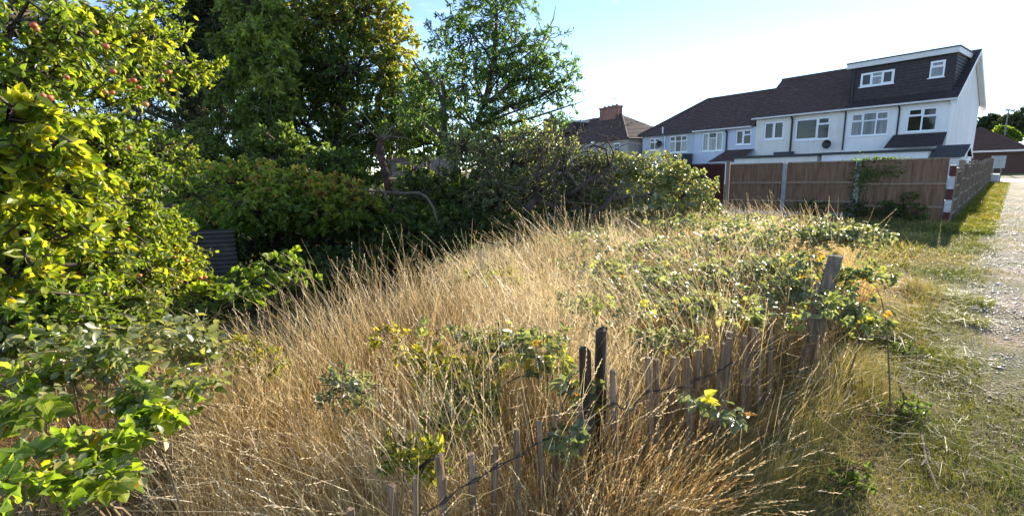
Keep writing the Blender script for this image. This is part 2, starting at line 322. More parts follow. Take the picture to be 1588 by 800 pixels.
def window(par, fr, s0, s1, z0, z1, n, cols, glass=None, t=.075):
    """cols: list of (width fraction, transom fraction from top or 0)"""
    mb = MB(); f0, f1 = n, n+.07
    fr.box(mb, s0, s1, f0, f1, z0, z0+t); fr.box(mb, s0, s1, f0, f1, z1-t, z1)
    fr.box(mb, s0, s0+t, f0, f1, z0+t, z1-t); fr.box(mb, s1-t, s1, f0, f1, z0+t, z1-t)
    a = s0+t; W = s1-s0-2*t; panes = []; tot = sum(c[0] for c in cols); x = a
    for i, (wd, tr) in enumerate(cols):
        xe = x + W*wd/tot; l = x + (.04 if i else 0); r = xe - (.04 if i < len(cols)-1 else 0)
        if i < len(cols)-1: fr.box(mb, xe-.04, xe+.04, f0, f1, z0+t, z1-t)
        if tr:
            zt = z1-t-(z1-z0-2*t)*tr
            fr.box(mb, l, r, f0+.003, f1-.003, zt-.035, zt+.035); panes += [(l, r, z0+t, zt-.035), (l, r, zt+.035, z1-t)]
            b2 = MB()
            if i % 2 == 0 or len(cols) < 3:                  # opening sash, a second frame standing proud
                for q in ((l, r, zt+.035, zt+.075), (l, r, z1-t-.04, z1-t), (l, l+.04, zt+.075, z1-t-.04), (r-.04, r, zt+.075, z1-t-.04)): fr.box(mb, q[0], q[1], f0-.018, f0-.001, q[2], q[3])
        else:
            panes.append((l, r, z0+t, z1-t))
            for q in ((l, r, z0+t, z0+t+.05), (l, r, z1-t-.05, z1-t), (l, l+.05, z0+t+.05, z1-t-.05), (r-.05, r, z0+t+.05, z1-t-.05)): fr.box(mb, q[0], q[1], f0-.018, f0-.001, q[2], q[3])
        x = xe
    fr.box(mb, s0-.06, s1+.06, n-.1, n-.02, z0-.06, z0-.003)
    o = mb.build('window', UPVC, par)
    for k, q in enumerate(panes):
        p = MB(); fr.box(p, q[0], q[1], n+.03, n+.04, q[2], q[3]); p.build('pane', (glass or GLASS) if not isinstance(glass, list) else glass[k % len(glass)], o)
    return o
def slope(mb, q, n, lip=.03, back=True):
    """tile courses on a sloping face; q = bottom-left, bottom-right, top-right, top-left"""
    q = [np.array(p, float) for p in q]; nr = np.cross(q[1]-q[0], q[3]-q[0]); nr /= np.linalg.norm(nr)
    if nr[2] < 0: nr = -nr
    for i in range(n):
        a, b = i/n, min(1, (i+1)/n)
        L0 = q[0]+(q[3]-q[0])*a; R0 = q[1]+(q[2]-q[1])*a; L1 = q[0]+(q[3]-q[0])*b; R1 = q[1]+(q[2]-q[1])*b
        mb.quad(L0+nr*lip, R0+nr*lip, R1+nr*.004, L1+nr*.004); mb.quad(L0-nr*.01, R0-nr*.01, R0+nr*lip, L0+nr*lip)
AZ = ray(1466, 224)[:2]; AZ = AZ/np.hypot(*AZ); HP = AZ*38
HF = Frame(HP, 126.8)
def pipe(par, fr, pts, r=.05, mat=None):
    m = MB(); m.tube([fr.P(*p) for p in pts], r, 6); return m.build('downpipe', mat or DARKP, par)
def gutter(par, fr, s0, s1, n, z, mat):
    m = MB(); fr.box(m, s0, s1, n-.12, n+.0, z-.1, z); return m.build('gutter', mat, par)
RN, EN, RZ = 4.2, 8.1, 8.1
# house with the loft dormer
hA = thing('terraced_house', HF.P(2.6, 0, 0), 'white end of terrace house with big dark tiled loft dormer', 'house', 'row of terraced houses beyond the fence')
wA = [(2.85, 4.9, 3.15, 4.62), (.52, 1.95, 3.2, 4.6)]
mb = MB(); wall_holes(mb, HF, 0, 5.2, 0, 4.9, 0, wA)
mb.quad(HF.P(0, 0, 0), HF.P(0, 7.9, 0), HF.P(0, 7.9, 4.9), HF.P(0, 0, 4.9)); mb.quad(HF.P(0, 0, 4.9), HF.P(0, 7.9, 4.9), HF.P(0, RN, RZ-.15))
mb.quad(HF.P(5.2, 7.9, 0), HF.P(0, 7.9, 0), HF.P(0, 7.9, 4.9), HF.P(5.2, 7.9, 4.9)); mb.quad(HF.P(5.195, 0, 4.9), HF.P(5.195, 7.9, 4.9), HF.P(5.195, RN, RZ-.1))
mb.build('wall', WHITE_R, hA)
window(hA, HF, *wA[0][:2], *wA[0][2:], .05, [(1, .34), (1.2, .34), (1, .34)], GLASS_N); window(hA, HF, *wA[1][:2], *wA[1][2:], .05, [(1, .36), (1, .3)], GLASS)
mb = MB(); slope(mb, [HF.P(5.2, -.3, 4.95), HF.P(-.3, -.3, 4.95), HF.P(-.3, RN, RZ), HF.P(5.2, RN, RZ)], 22)
slope(mb, [HF.P(-.3, EN+.2, 4.95), HF.P(5.2, EN+.2, 4.95), HF.P(5.2, RN, RZ), HF.P(-.3, RN, RZ)], 22); mb.build('roof', TILE_D, hA)
mb = MB()
for a, b in (((-.3, 4.95), (RN, RZ)), ((EN+.2, 4.95), (RN, RZ))):   # barge boards under the verge
    p = [HF.P(-.3, a[0], a[1]-.02), HF.P(-.3, b[0], b[1]-.02), HF.P(-.3, b[0], b[1]-.3), HF.P(-.3, a[0], a[1]-.3)]
    q = [HF.P(-.02, a[0], a[1]-.02), HF.P(-.02, b[0], b[1]-.02), HF.P(-.02, b[0], b[1]-.3), HF.P(-.02, a[0], a[1]-.3)]
    mb.quad(*p); mb.quad(p[3], p[2], q[2], q[3]); mb.quad(p[0], p[3], q[3], q[0])
mb.build('barge_board', FASCIA, hA)
# dormer: hung tiles front, cheek, flat roof
dr = []
mb = MB(); wD = [(2.92, 4.68, 6.28, 7.12), (.55, 1.22, 6.28, 7.22)]; dn = .35
nz_ = 13; Zc = np.linspace(5.12, 7.45, nz_+1)
for i in range(nz_):
    z0, z1 = Zc[i], Zc[i+1]
    cuts = sorted({.1, 5.2, *[h[0] for h in wD], *[h[1] for h in wD]})
    zz = sorted({z0, z1, *[z for h in wD for z in h[2:] if z0 < z < z1]})
    for j in range(len(zz)-1):
        for k in range(len(cuts)-1):
            sm, zm = (cuts[k]+cuts[k+1])/2, (zz[j]+zz[j+1])/2
            if any(h[0] < sm < h[1] and h[2] < zm < h[3] for h in wD): continue
            fo = lambda z: dn-.03*(1-(z-z0)/(z1-z0))
            mb.quad(HF.P(cuts[k], fo(zz[j]), zz[j]), HF.P(cuts[k+1], fo(zz[j]), zz[j]), HF.P(cuts[k+1], fo(zz[j+1]), zz[j+1]), HF.P(cuts[k], fo(zz[j+1]), zz[j+1]))
    for a, b in ((.1, dn), (5.2, dn)):
        rn = lambda z: -.3+(z-4.95)/(RZ-4.95)*(RN+.3)
        o_ = .03 if a < 1 else -.03
        mb.quad(HF.P(a-o_, dn-.03, z0), HF.P(a-o_, max(dn, rn(z0))+.1, z0), HF.P(a, max(dn, rn(z1))+.1, z1), HF.P(a, dn, z1))
    mb.quad(HF.P(5.2, dn, z0), HF.P(.1, dn, z0), HF.P(.1, dn-.03, z0), HF.P(5.2, dn-.03, z0))
dormer = mb.build('dormer', TILE_D, hA)
mb = MB(); HF.box(mb, -.02, 5.45, dn-.28, RN+.1, 7.5, 7.8); mb.build('fascia', FASCIA, dormer)
mb = MB(); HF.box(mb, -.06, 5.5, dn-.34, RN+.12, 7.803, 7.87); mb.build('flat_roof', LEAD, dormer)
window(hA, HF, 2.92, 4.68, 6.28, 7.12, dn-.04, [(1, 0), (1, .3), (1, 0)], [GLASS, GLASS_N, GLASS_N]); window(hA, HF, .55, 1.22, 6.28, 7.22, dn-.04, [(1, .33)], GLASS_N)
gutter(hA, HF, -.35, 5.2, -.3, 4.95, FASCIA)
pipe(hA, HF, [(2.35, -.3, 4.85), (2.35, -.06, 4.6), (2.35, -.06, 2.3)]); pipe(hA, HF, [(5.2, -.25, 4.85), (5.2, -.06, 4.65), (5.2, -.06, 2.3)]); pipe(hA, HF, [(5.05, dn-.1, 7.6), (5.05, dn-.1, 5.1)])
mb = MB(); slope(mb, [HF.P(2.55, -1.5, 2.28), HF.P(-.15, -1.5, 2.28), HF.P(-.02, -.01, 3.08), HF.P(2.5, -.01, 3.08)], 8)
mb.build('lean_to_roof', TILE_D, hA)
mb = MB(); HF.box(mb, .1, 5.35, -3, -.01, 0, 1.98); e = mb.build('extension', WHITE_R, hA)
mb = MB(); HF.box(mb, 0, 5.4, -3.12, -.012, 1.983, 2.13); mb.build('flat_roof', LEAD, e)
# small outhouse with a pitched roof by the end wall
ho = thing('outhouse', HF.P(-.7, -2.4, 0), 'small white outhouse with slate pitched roof at end of terrace', 'outhouse')
mb = MB(); HF.box(mb, -1.22, -.12, -2.9, -1.1, 0, 1.66); mb.quad(HF.P(-1.22, -2.9, 1.66), HF.P(-1.22, -1.1, 1.66), HF.P(-1.22, -2, 2.2)); mb.build('wall', WHITE_R, ho)
mb = MB(); slope(mb, [HF.P(-.05, -3.1, 1.62), HF.P(-1.4, -3.1, 1.62), HF.P(-1.4, -2, 2.28), HF.P(-.05, -2, 2.28)], 7, .02); slope(mb, [HF.P(-1.4, -.9, 1.62), HF.P(-.05, -.9, 1.62), HF.P(-.05, -2, 2.28), HF.P(-1.4, -2, 2.28)], 7, .02); mb.build('roof', LEAD, ho)
mb = MB()
for n0 in (-3.1, -.9):
    mb.quad(HF.P(-1.41, n0, 1.6), HF.P(-1.41, -2, 2.26), HF.P(-1.41, -2, 2.12), HF.P(-1.41, n0, 1.46))
mb.build('barge_board', FASCIA, ho)
# cream house
hB = thing('terraced_house', HF.P(8.2, 0, 0), 'cream house of terrace between loft dormer house and blue house', 'house', 'row of terraced houses beyond the fence')
wB = [(9.06, 10.5, 3.3, 4.6), (6.1, 8.3, 3.1, 4.6)]; s0, s1 = 5.205, 11.1
mb = MB(); wall_holes(mb, HF, s0, s1, 0, 4.9, 0, wB); mb.quad(HF.P(s1, 0, 0), HF.P(s1, 7.9, 0), HF.P(s1, 7.9, 4.9), HF.P(s1, 0, 4.9)); mb.quad(HF.P(s1, 0, 4.9), HF.P(s1, 7.9, 4.9), HF.P(s1, RN, RZ-.1))
mb.quad(HF.P(s0, 7.9, 0), HF.P(s1, 7.9, 0), HF.P(s1, 7.9, 4.9), HF.P(s0, 7.9, 4.9)); mb.build('wall', CREAM_R, hB)
window(hB, HF, *wB[0][:2], *wB[0][2:], .05, [(1, 0), (1, 0)], GLASS); window(hB, HF, *wB[1][:2], *wB[1][2:], .05, [(1, .3), (2, 0)], GLASS)
mb = MB(); slope(mb, [HF.P(s1+.2, -.3, 4.95), HF.P(s0, -.3, 4.95), HF.P(s0, RN, RZ), HF.P(s1+.2, RN, RZ)], 20, .04); slope(mb, [HF.P(s0, EN+.2, 4.95), HF.P(s1+.2, EN+.2, 4.95), HF.P(s1+.2, RN, RZ), HF.P(s0, RN, RZ)], 20, .04); mb.build('roof', TILE, hB)
mb = MB(); mb.tube([HF.P(s0, RN, RZ+.02), HF.P(s1+.2, RN, RZ+.02)], .12, 6); mb.build('ridge_tiles', TILE, hB)
gutter(hB, HF, s0, s1+.2, -.3, 4.95, FASCIA); pipe(hB, HF, [(8.5, -.3, 4.85), (8.5, -.07, 4.6), (8.5, -.07, 2.3)], .07)
mb = MB(); HF.box(mb, 5.75, 11.3, -2.6, -.01, 0, 1.95); e = mb.build('extension', CREAM_R, hB); mb = MB(); HF.box(mb, 5.7, 11.4, -2.75, -.012, 1.953, 2.12); mb.build('flat_roof', LEAD, e)
mb = MB(); HF.box(mb, 8.2, 9.4, -.6, -.08, 2.123, 2.35); mb.build('roof_box', LEAD, hB)
def dish(par, fr, s, n, z, mat):
    m = MB(); pts = [fr.P(s, n, z)]; n0 = len(m.v); m.v.append(tuple(fr.P(s, n-.02, z)))
    for k in range(14):
        a = 2*math.pi*k/14; m.v.append(tuple(fr.P(s+.27*math.cos(a)+.08, n-.12-.05*math.cos(a), z+.3*math.sin(a))))
    for k in range(14): m.f.append((n0, n0+1+k, n0+1+(k+1) % 14))
    m.tube([fr.P(s, n-.02, z), fr.P(s, n+.2, z-.1)], .02, 5); m.tube([fr.P(s+.05, n-.05, z-.25), fr.P(s-.05, n-.4, z-.1)], .015, 5); fr.box(m, s-.1, s, n-.44, n-.36, z-.14, z-.04)
    return m.build('satellite_dish', mat, par)
dish(hB, HF, 5.95, -.35, 2.72, DARKP)
# blue house and grey-blue end house share a lower hipped roof
E2, R2, RS = 4.42, 7.45, 17.7
hC = thing('terraced_house', HF.P(13.7, 0, 0), 'pale blue house with tiled lean-to next to cream house', 'house', 'row of terraced houses beyond the fence')
wC = [(13.72, 15.58, 2.68, 4.2), (11.44, 12.69, 3.05, 4.2)]; c0, c1 = 11.105, 16.3
mb = MB(); wall_holes(mb, HF, c0, c1, 0, E2-.03, .02, wC); mb.quad(HF.P(c0, 7.9, 0), HF.P(c1, 7.9, 0), HF.P(c1, 7.9, E2-.03), HF.P(c0, 7.9, E2-.03)); [mb.quad(HF.P(q_, .02, 0), HF.P(q_, 7.9, 0), HF.P(q_, 7.9, E2-.03), HF.P(q_, .02, E2-.03)) for q_ in (c0, c1)]; mb.build('wall', BLUE_R, hC)
window(hC, HF, *wC[0][:2], *wC[0][2:], .07, [(1, 0), (1.3, .28), (1, 0)], [GLASS_N, GLASS_N, GLASS, GLASS_N]); window(hC, HF, *wC[1][:2], *wC[1][2:], .07, [(1, .35), (1, 0)], GLASS)
mb = MB(); slope(mb, [HF.P(c1, -.28, E2), HF.P(c0+.005, -.28, E2), HF.P(c0+.005, RN, R2), HF.P(c1, RN, R2)], 20, .035); slope(mb, [HF.P(c0+.005, EN+.2, E2), HF.P(c1, EN+.2, E2), HF.P(c1, RN, R2), HF.P(c0+.005, RN, R2)], 20, .035); mb.build('roof', TILE, hC)
mb = MB(); mb.tube([HF.P(c0+.22, RN, R2+.03), HF.P(c1, RN, R2+.03)], .11, 6); mb.build('ridge_tiles', TILE, hC)
gutter(hC, HF, c0+.22, c1, -.28, E2, FASCIA); pipe(hC, HF, [(13.38, -.28, E2-.1), (13.38, -.05, E2-.35), (13.38, -.05, 2.6)], .07)
mb = MB(); slope(mb, [HF.P(14, -1.7, 1.75), HF.P(10.98+.15, -1.7, 1.9), HF.P(11.12, .01, 2.68), HF.P(13.3, .01, 2.68)], 9, .03); mb.build('lean_to_roof', TILE, hC)
mb = MB(); HF.box(mb, 11.42, 13.9, -1.6, -.01, 0, 1.7); mb.build('extension', WHITE_R, hC)
hD = thing('terraced_house', HF.P(19, 0, 0), 'blue-grey end house of terrace with hipped brown roof', 'house', 'row of terraced houses beyond the fence')
wD2 = [(16.98, 18.78, 2.72, 4.18), (19.78, 20.93, 3.05, 4.12)]; d0, d1 = 16.305, 21.7
mb = MB(); wall_holes(mb, HF, d0, d1, 0, E2-.03, .02, wD2); mb.quad(HF.P(d1, .02, 0), HF.P(d1, 7.9, 0), HF.P(d1, 7.9, E2-.03), HF.P(d1, .02, E2-.03)); mb.quad(HF.P(d0, 7.9, 0), HF.P(d1, 7.9, 0), HF.P(d1, 7.9, E2-.03), HF.P(d0, 7.9, E2-.03)); mb.build('wall', GREY_R, hD)
window(hD, HF, *wD2[0][:2], *wD2[0][2:], .07, [(1, .32), (1.1, .32), (1, .32)], [GLASS_N, GLASS, GLASS, GLASS, GLASS_N, GLASS]); window(hD, HF, *wD2[1][:2], *wD2[1][2:], .07, [(1, .32), (1, .32)], GLASS)
mb = MB(); e = d1+.3
slope(mb, [HF.P(e, -.28, E2), HF.P(d0, -.28, E2), HF.P(d0, RN, R2), HF.P(RS, RN, R2)], 20, .035); slope(mb, [HF.P(d0, EN+.2, E2), HF.P(e, EN+.2, E2), HF.P(RS, RN, R2), HF.P(d0, RN, R2)], 20, .035)
slope(mb, [HF.P(e, EN+.2, E2), HF.P(e, -.28, E2), HF.P(RS, RN-.02, R2), HF.P(RS, RN+.02, R2)], 20, .035); mb.build('roof', TILE, hD)
mb = MB(); mb.tube([HF.P(e, -.28, E2+.04), HF.P(RS, RN, R2+.03), HF.P(d0, RN, R2+.03)], .11, 6); mb.build('ridge_tiles', TILE, hD)
gutter(hD, HF, d0, e, -.28, E2, LEAD)
pipe(hD, HF, [(19.2, -.4, 5.0), (19.2, -.4, 4.5), (19.2, -.06, 4.2), (19.2, -.06, 2)], .06, UPVC); dish(hD, HF, 19.45, -.3, 3.55, DARKP)
mb = MB(); HF.box(mb, 16.4, 17.6, -1.4, -.01, 0, 2.4); HF.box(mb, 16.35, 17.65, -1.5, -.012, 2.403, 2.55); mb.build('extension', LEAD, hD)
# further houses
def cplane(fr, n, x, y):
    d = ray(x, y); nn = fr.n; t = (nn @ (fr.o+fr.n*n) - nn @ CAM)/(nn @ d); p = CAM+d*t; return (p-fr.o) @ fr.u, p[2]
AZ2 = ray(977, 215)[:2]; AZ2 = AZ2/np.hypot(*AZ2); EF = Frame(AZ2*47, 118)
_, ez = cplane(EF, 0, 977, 215); er, rz = cplane(EF, 3.6, 964.6, 178.4)
hE = thing('hipped_house', EF.P(4, 0, 0), 'beige house with hipped brown roof and red brick chimney behind bramble mound', 'house')
wl = cplane(EF, 0, 961, 222)[0]; wr = cplane(EF, 0, 951, 222)[0]; w0, w1 = min(wl, wr), max(wl, wr); wz1 = cplane(EF, 0, 955, 222)[1]
mb = MB(); wall_holes(mb, EF, .3, 14, 0, ez-.03, .02, [(w0, w1, wz1-1.3, wz1)]); mb.quad(EF.P(.3, .02, 0), EF.P(.3, 7, 0), EF.P(.3, 7, ez-.03), EF.P(.3, .02, ez-.03)); mb.build('wall', BEIGE_R, hE)
window(hE, EF, w0, w1, wz1-1.3, wz1, .07, [(1, .35)], GLASS)
mb = MB(); slope(mb, [EF.P(14, -.3, ez), EF.P(0, -.3, ez), EF.P(er, 3.6, rz), EF.P(14, 3.6, rz)], 18, .04); slope(mb, [EF.P(0, -.3, ez), EF.P(0, 7.5, ez), EF.P(er, 3.62, rz), EF.P(er, 3.58, rz)], 18, .04)
slope(mb, [EF.P(0, 7.5, ez), EF.P(14, 7.5, ez), EF.P(14, 3.6, rz), EF.P(er, 3.6, rz)], 18, .04); rf = mb.build('roof', TILE, hE)
mb = MB(); mb.tube([EF.P(-.02, -.3, ez+.05), EF.P(er, 3.58, rz+.04)], .13, 6); mb.tube([EF.P(er, 3.6, rz+.04), EF.P(14, 3.6, rz+.04)], .12, 6); mb.build('ridge_tiles', TILE, hE)
ca, cz = cplane(EF, 3.6, 960, 166); cb, _ = cplane(EF, 3.6, 935, 166)
mb = MB(); EF.box(mb, ca, cb, 3.1, 4.1, rz-.9, cz+.0); EF.box(mb, ca-.08, cb+.08, 3.02, 4.18, cz+.002, cz+.16); ch = mb.build('chimney', BRICK, hE)
for k in range(4):
    m = MB(); s_ = ca+(cb-ca)*(k+.5)/4; m.tube([EF.P(s_, 3.6, cz+.16), EF.P(s_, 3.6, cz+.36)], [.13, .11], 8); m.build('chimney_pot', TILE_R, ch)
m = MB(); az_ = cz+.1; m.tube([EF.P(ca+.1, 3.1, az_-.6), EF.P(ca+.1, 3.1, az_+1.5)], .025, 5); m.tube([EF.P(ca-.5, 3.1, az_+.75), EF.P(ca+.5, 3.1, az_+.75)], .02, 5)
for k in range(4): m.tube([EF.P(ca-.45+.25*k, 2.9, az_+.75), EF.P(ca-.45+.25*k, 3.3, az_+.75)], .012, 4)
m.build('aerial', flat('aluminium', (.3, .3, .3), .4), ch)
fs0, fz = cplane(EF, 1.0, 889, 190)
mb = MB(); EF.box(mb, fs0, fs0+3, 1.0, 3.6, fz-1, fz); d_ = mb.build('dormer', TILE_D, hE); mb = MB(); EF.box(mb, fs0-.05, fs0+3.1, .9, 3.65, fz+.003, fz+.25); mb.build('fascia', FASCIA, d_)
GF = Frame(EF.P(14.3, 0, 0)[:2], 118)
hG = thing('brown_roofed_house', GF.P(4, 0, 0), 'brown roofed house with small chimney mostly behind the plum tree', 'house')
mb = MB(); GF.box(mb, 0, 9, 0, 7, 0, ez-.3); mb.build('wall', BEIGE_R, hG)
mb = MB(); slope(mb, [GF.P(9, -.3, ez-.3), GF.P(-.2, -.3, ez-.3), GF.P(-.2, 3.6, rz-.4), GF.P(9, 3.6, rz-.4)], 16, .04); slope(mb, [GF.P(-.2, 7.4, ez-.3), GF.P(9, 7.4, ez-.3), GF.P(9, 3.6, rz-.4), GF.P(-.2, 3.6, rz-.4)], 16, .04)
mb.build('roof', TILE, hG)
mb = MB(); q0, qz = cplane(GF, 3.6, 861, 183); q1, _ = cplane(GF, 3.6, 846, 183); GF.box(mb, q0, q1, 3.2, 4, rz-1, qz); mb.build('chimney', BRICK, hG)
# red-brown hipped bungalow at the end of the lane
g0 = ab(46, -4.2); BF = Frame(g0, 42.69-90, -1)
ba, bz = cplane(BF, 0, 1520+10, 234); hz = cplane(BF, 3.5, 1520, 197); sl = cplane(BF, 0, 1470, 236)[0]; sr_ = cplane(BF, 0, 1604, 233)[0]
s_lo, s_hi = min(sl, sr_), max(sl, sr_)
hH = thing('bungalow', BF.P((s_lo+s_hi)/2, 0, 0), 'dark brick bungalow with red-brown hipped roof at end of lane', 'bungalow')
DBR = brickmat('dark_brown_brick', (.055, .032, .027), (.08, .046, .036))
mb = MB(); BF.box(mb, s_lo+.3, s_hi-.3, .3, 12, 0, bz-.02); mb.build('wall', DBR, hH)
mb = MB(); rs = hz[0]
slope(mb, [BF.P(s_hi, -.2, bz), BF.P(s_lo, -.2, bz), BF.P(rs-.02, 3.5, hz[1]), BF.P(rs+.02, 3.5, hz[1])], 14, .05)
slope(mb, [BF.P(s_lo, -.2, bz), BF.P(s_lo, 12.3, bz), BF.P(rs, 12.3, hz[1]), BF.P(rs, 3.5, hz[1])], 14, .05); slope(mb, [BF.P(s_hi, 12.3, bz), BF.P(s_hi, -.2, bz), BF.P(rs, 3.5, hz[1]), BF.P(rs, 12.3, hz[1])], 14, .05); mb.build('roof', TILE_R, hH)
mb = MB(); BF.box(mb, s_lo+.02, s_hi-.02, -.26, -.21, bz-.14, bz+.02); BF.box(mb, s_lo-.05, s_lo, -.2, 12, bz-.14, bz+.02); BF.box(mb, s_hi, s_hi+.05, -.2, 12, bz-.14, bz+.02); mb.build('fascia', FASCIA, hH)
# lamp post and sign board at the lane end
STEEL = flat('grey_steel', (.17, .18, .18), .5)
lb = at(1548, 283, 44); lb[2] = 0; lt = at(1564, 172, 44)
lp = thing('street_lamp', (lb[0]+.4, lb[1], 0), 'thin grey lamp post standing in front of bungalow roof', 'street lamp')
mb = MB(); mb.tube([(lt[0], lt[1], 0), (lt[0], lt[1], lt[2])], [.09, .05], 8); mb.build('post', STEEL, lp)
mb = MB(); mb.tube([(lt[0]-.42, lt[1], lt[2]+.02), (lt[0]-.2, lt[1], lt[2]+.07), (lt[0]+.38, lt[1], lt[2]+.03)], [.05, .1, .07], 8); mb.build('lamp_head', STEEL, lp)
sb = ab(27.5, .4); sgn = thing('sign_board', (sb[0], sb[1], 0), 'pale grey board on two posts at far end of side fence', 'sign')
SF = Frame(sb, 42.69-90, -1); 
s_a, z_a = cplane(SF, 0, 1538, 242); s_b, z_b = cplane(SF, 0, 1558, 261); s_a, s_b = sorted((s_a, s_b))
mb = MB(); SF.box(mb, s_a, s_b, 0, .04, z_b, z_a); mb.build('board', surf('weathered_grey_board', [(.3, (.3, .32, .3)), (.7, (.5, .52, .5))], 2, .5), sgn)
for q in (s_a+.15, s_b-.15):
    mb = MB(); mb.tube([SF.P(q, .08, 0), SF.P(q, .08, z_a)], .035, 6); mb.build('post', STEEL, sgn)
sb2 = onz(1540, 281, 0); bl = MB(); r_ = .32
ZF = Frame(sb2[:2], 42.69); ZF.box(bl, -1.0, 1.0, -.25, .25, -.02, .45); o = bl.build('concrete_block', surf('pale_concrete', [(.3, (.42, .4, .38)), (.7, (.6, .58, .54))], 5, .85, .4, 40), origin=(sb2[0], sb2[1], 0)); tag(o, 'pale concrete block lying at the end of side fence', 'concrete block')
bv = o.modifiers.new('bevel', 'BEVEL'); bv.width = .04; bv.segments = 2

# ------------------------------------------------------------------ garden fences
FBR = surf('brown_fence_board', [(.25, (.1, .052, .03)), (.45, (.18, .102, .062)), (.62, (.225, .14, .09)), (.8, (.3, .2, .135))], 5, .85, .5, 30, (3, 3, .35))
FRED = surf('dark_red_fence_board', [(.3, (.04, .012, .012)), (.7, (.07, .022, .02))], 5, .85, .4, 30, (3, 3, .35))
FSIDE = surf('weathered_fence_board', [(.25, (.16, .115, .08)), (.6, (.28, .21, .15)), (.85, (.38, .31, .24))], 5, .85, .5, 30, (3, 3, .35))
CONC = surf('concrete_post', [(.3, (.22, .23, .235)), (.7, (.34, .35, .355))], 6, .9, .4, 40)
FF = Frame(C0, 140.73)                                     # back fence, s grows to the left
FRAIL = surf('fence_rail', [(.25, (.2, .135, .09)), (.7, (.32, .235, .17))], 5, .85, .4, 30, (3, 3, .35))
FSIDE2 = surf('painted_shade_fence_board', [(.25, (.085, .056, .036)), (.6, (.15, .103, .07)), (.85, (.23, .17, .12))], 5, .85, .5, 30, (3, 3, .35))  # darker copy of the weathered board, panel shade painted in
def panel(par, fr, s0, s1, z0, z1, mat, side, rng, nb, rails=(.22, .6)):
    m = MB(); W = (s1-s0)/nb
    for k in range(nb):
        a = s0+k*W; b = min(a+W+.012, s1+.004); j = rng.uniform(-.003, .003); top = z1-rng.uniform(0, .004); zb = z0+rng.uniform(0, .01)
        na, nb_, na2, nb2 = -.018+j, -.004+j, .012+j, .006+j
        m.box8([fr.P(a, na, zb), fr.P(b, nb_, zb), fr.P(b, nb2, zb), fr.P(a, na2, zb), fr.P(a, na, top), fr.P(b, nb_, top), fr.P(b, nb2, top), fr.P(a, na2, top)])
    o = m.build('fence_panel', mat, par)
    for q in rails:
        z = z0+(z1-z0)*q; r = MB(); n0 = -.056 if side < 0 else .014
        fr.box(r, s0+.003, s1-.003, n0, n0+.036, z-.025, z+.025); r.build('rail', FRAIL if mat is FBR else FSIDE if mat is FSIDE2 else mat, o)
    r = MB(); fr.box(r, s0, s1, -.045, .04, z1+.001, z1+.026); r.build('capping', FRAIL if mat is FBR else FSIDE if mat is FSIDE2 else mat, o)
    return o
rng = random.Random(4)
bf = thing('panel_fence', FF.P(2.8, 0, 0), 'tall brown timber panel fence with grey concrete posts below the houses', 'fence')
ps = [.03, 1.95, 3.745, 5.36]
for k in range(3):
    panel(bf, FF, ps[k]+.06, ps[k+1]-.06, .18 if k else .05, 1.63-.004*k, FBR, -1, rng, 15)
    if k: m = MB(); FF.box(m, ps[k]+.062, ps[k+1]-.062, -.025, .025, 0, .17); m.build('gravel_board', CONC, bf)
for s in ps[1:3]:
    m = MB(); FF.box(m, s-.055, s+.055, -.06, .05, -.1, 1.6); 
    t_ = m.v; m.box8([FF.P(s-.055, -.06, 1.601), FF.P(s+.055, -.06, 1.601), FF.P(s+.055, .05, 1.601), FF.P(s-.055, .05, 1.601), FF.P(s-.02, -.02, 1.65), FF.P(s+.02, -.02, 1.65), FF.P(s+.02, .02, 1.65), FF.P(s-.02, .02, 1.65)])
    m.build('post', CONC, bf)
m = MB(); FF.box(m, 5.31, 5.42, -.07, .05, -.1, 1.72); m.build('post', FSIDE, bf)
rf2 = thing('panel_fence', FF.P(6, .2, 0), 'short dark red fence panel between bramble mound and brown fence', 'fence')
panel(rf2, FF, 5.47, 7.3, .03, 1.66, FRED, -1, rng, 12, (.5,)); m = MB(); FF.box(m, 7.31, 7.4, -.05, .05, -.1, 1.7); m.build('post', FRED, rf2)
# painted red and white corner post
RED_P = surf('dark_red_paint', [(.3, (.06, .014, .016)), (.7, (.1, .022, .024))], 5, .6); WHT_P = surf('white_paint', [(.3, (.3, .3, .31)), (.55, (.5, .5, .51)), (.7, (.56, .56, .57))], 9, .6)
cpst = thing('corner_post', FF.P(0, -.02, 0), 'red and white banded post at corner of the two fences', 'post')
bands = [(-.1, .27, 0), (.273, .58, 1), (.583, .86, 0), (.863, 1.18, 1), (1.183, 1.46, 0)]
for a, b, k in bands:
    m = MB(); g = .02 if k else 0; FF.box(m, -.055-g*.3, .065+g*.5, -.05-g*.6, .03, a, b); m.build('painted_band', WHT_P if k else RED_P, cpst)
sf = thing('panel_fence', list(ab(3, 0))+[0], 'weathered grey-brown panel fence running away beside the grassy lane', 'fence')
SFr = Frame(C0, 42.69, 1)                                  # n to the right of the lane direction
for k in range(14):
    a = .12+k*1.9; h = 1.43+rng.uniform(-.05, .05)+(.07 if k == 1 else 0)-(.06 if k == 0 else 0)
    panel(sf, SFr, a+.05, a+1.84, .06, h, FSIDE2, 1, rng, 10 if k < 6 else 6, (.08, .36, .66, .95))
    m = MB(); SFr.box(m, a-.045, a+.045, -.03, .085, -.1, h+.05); m.build('post', FSIDE, sf)

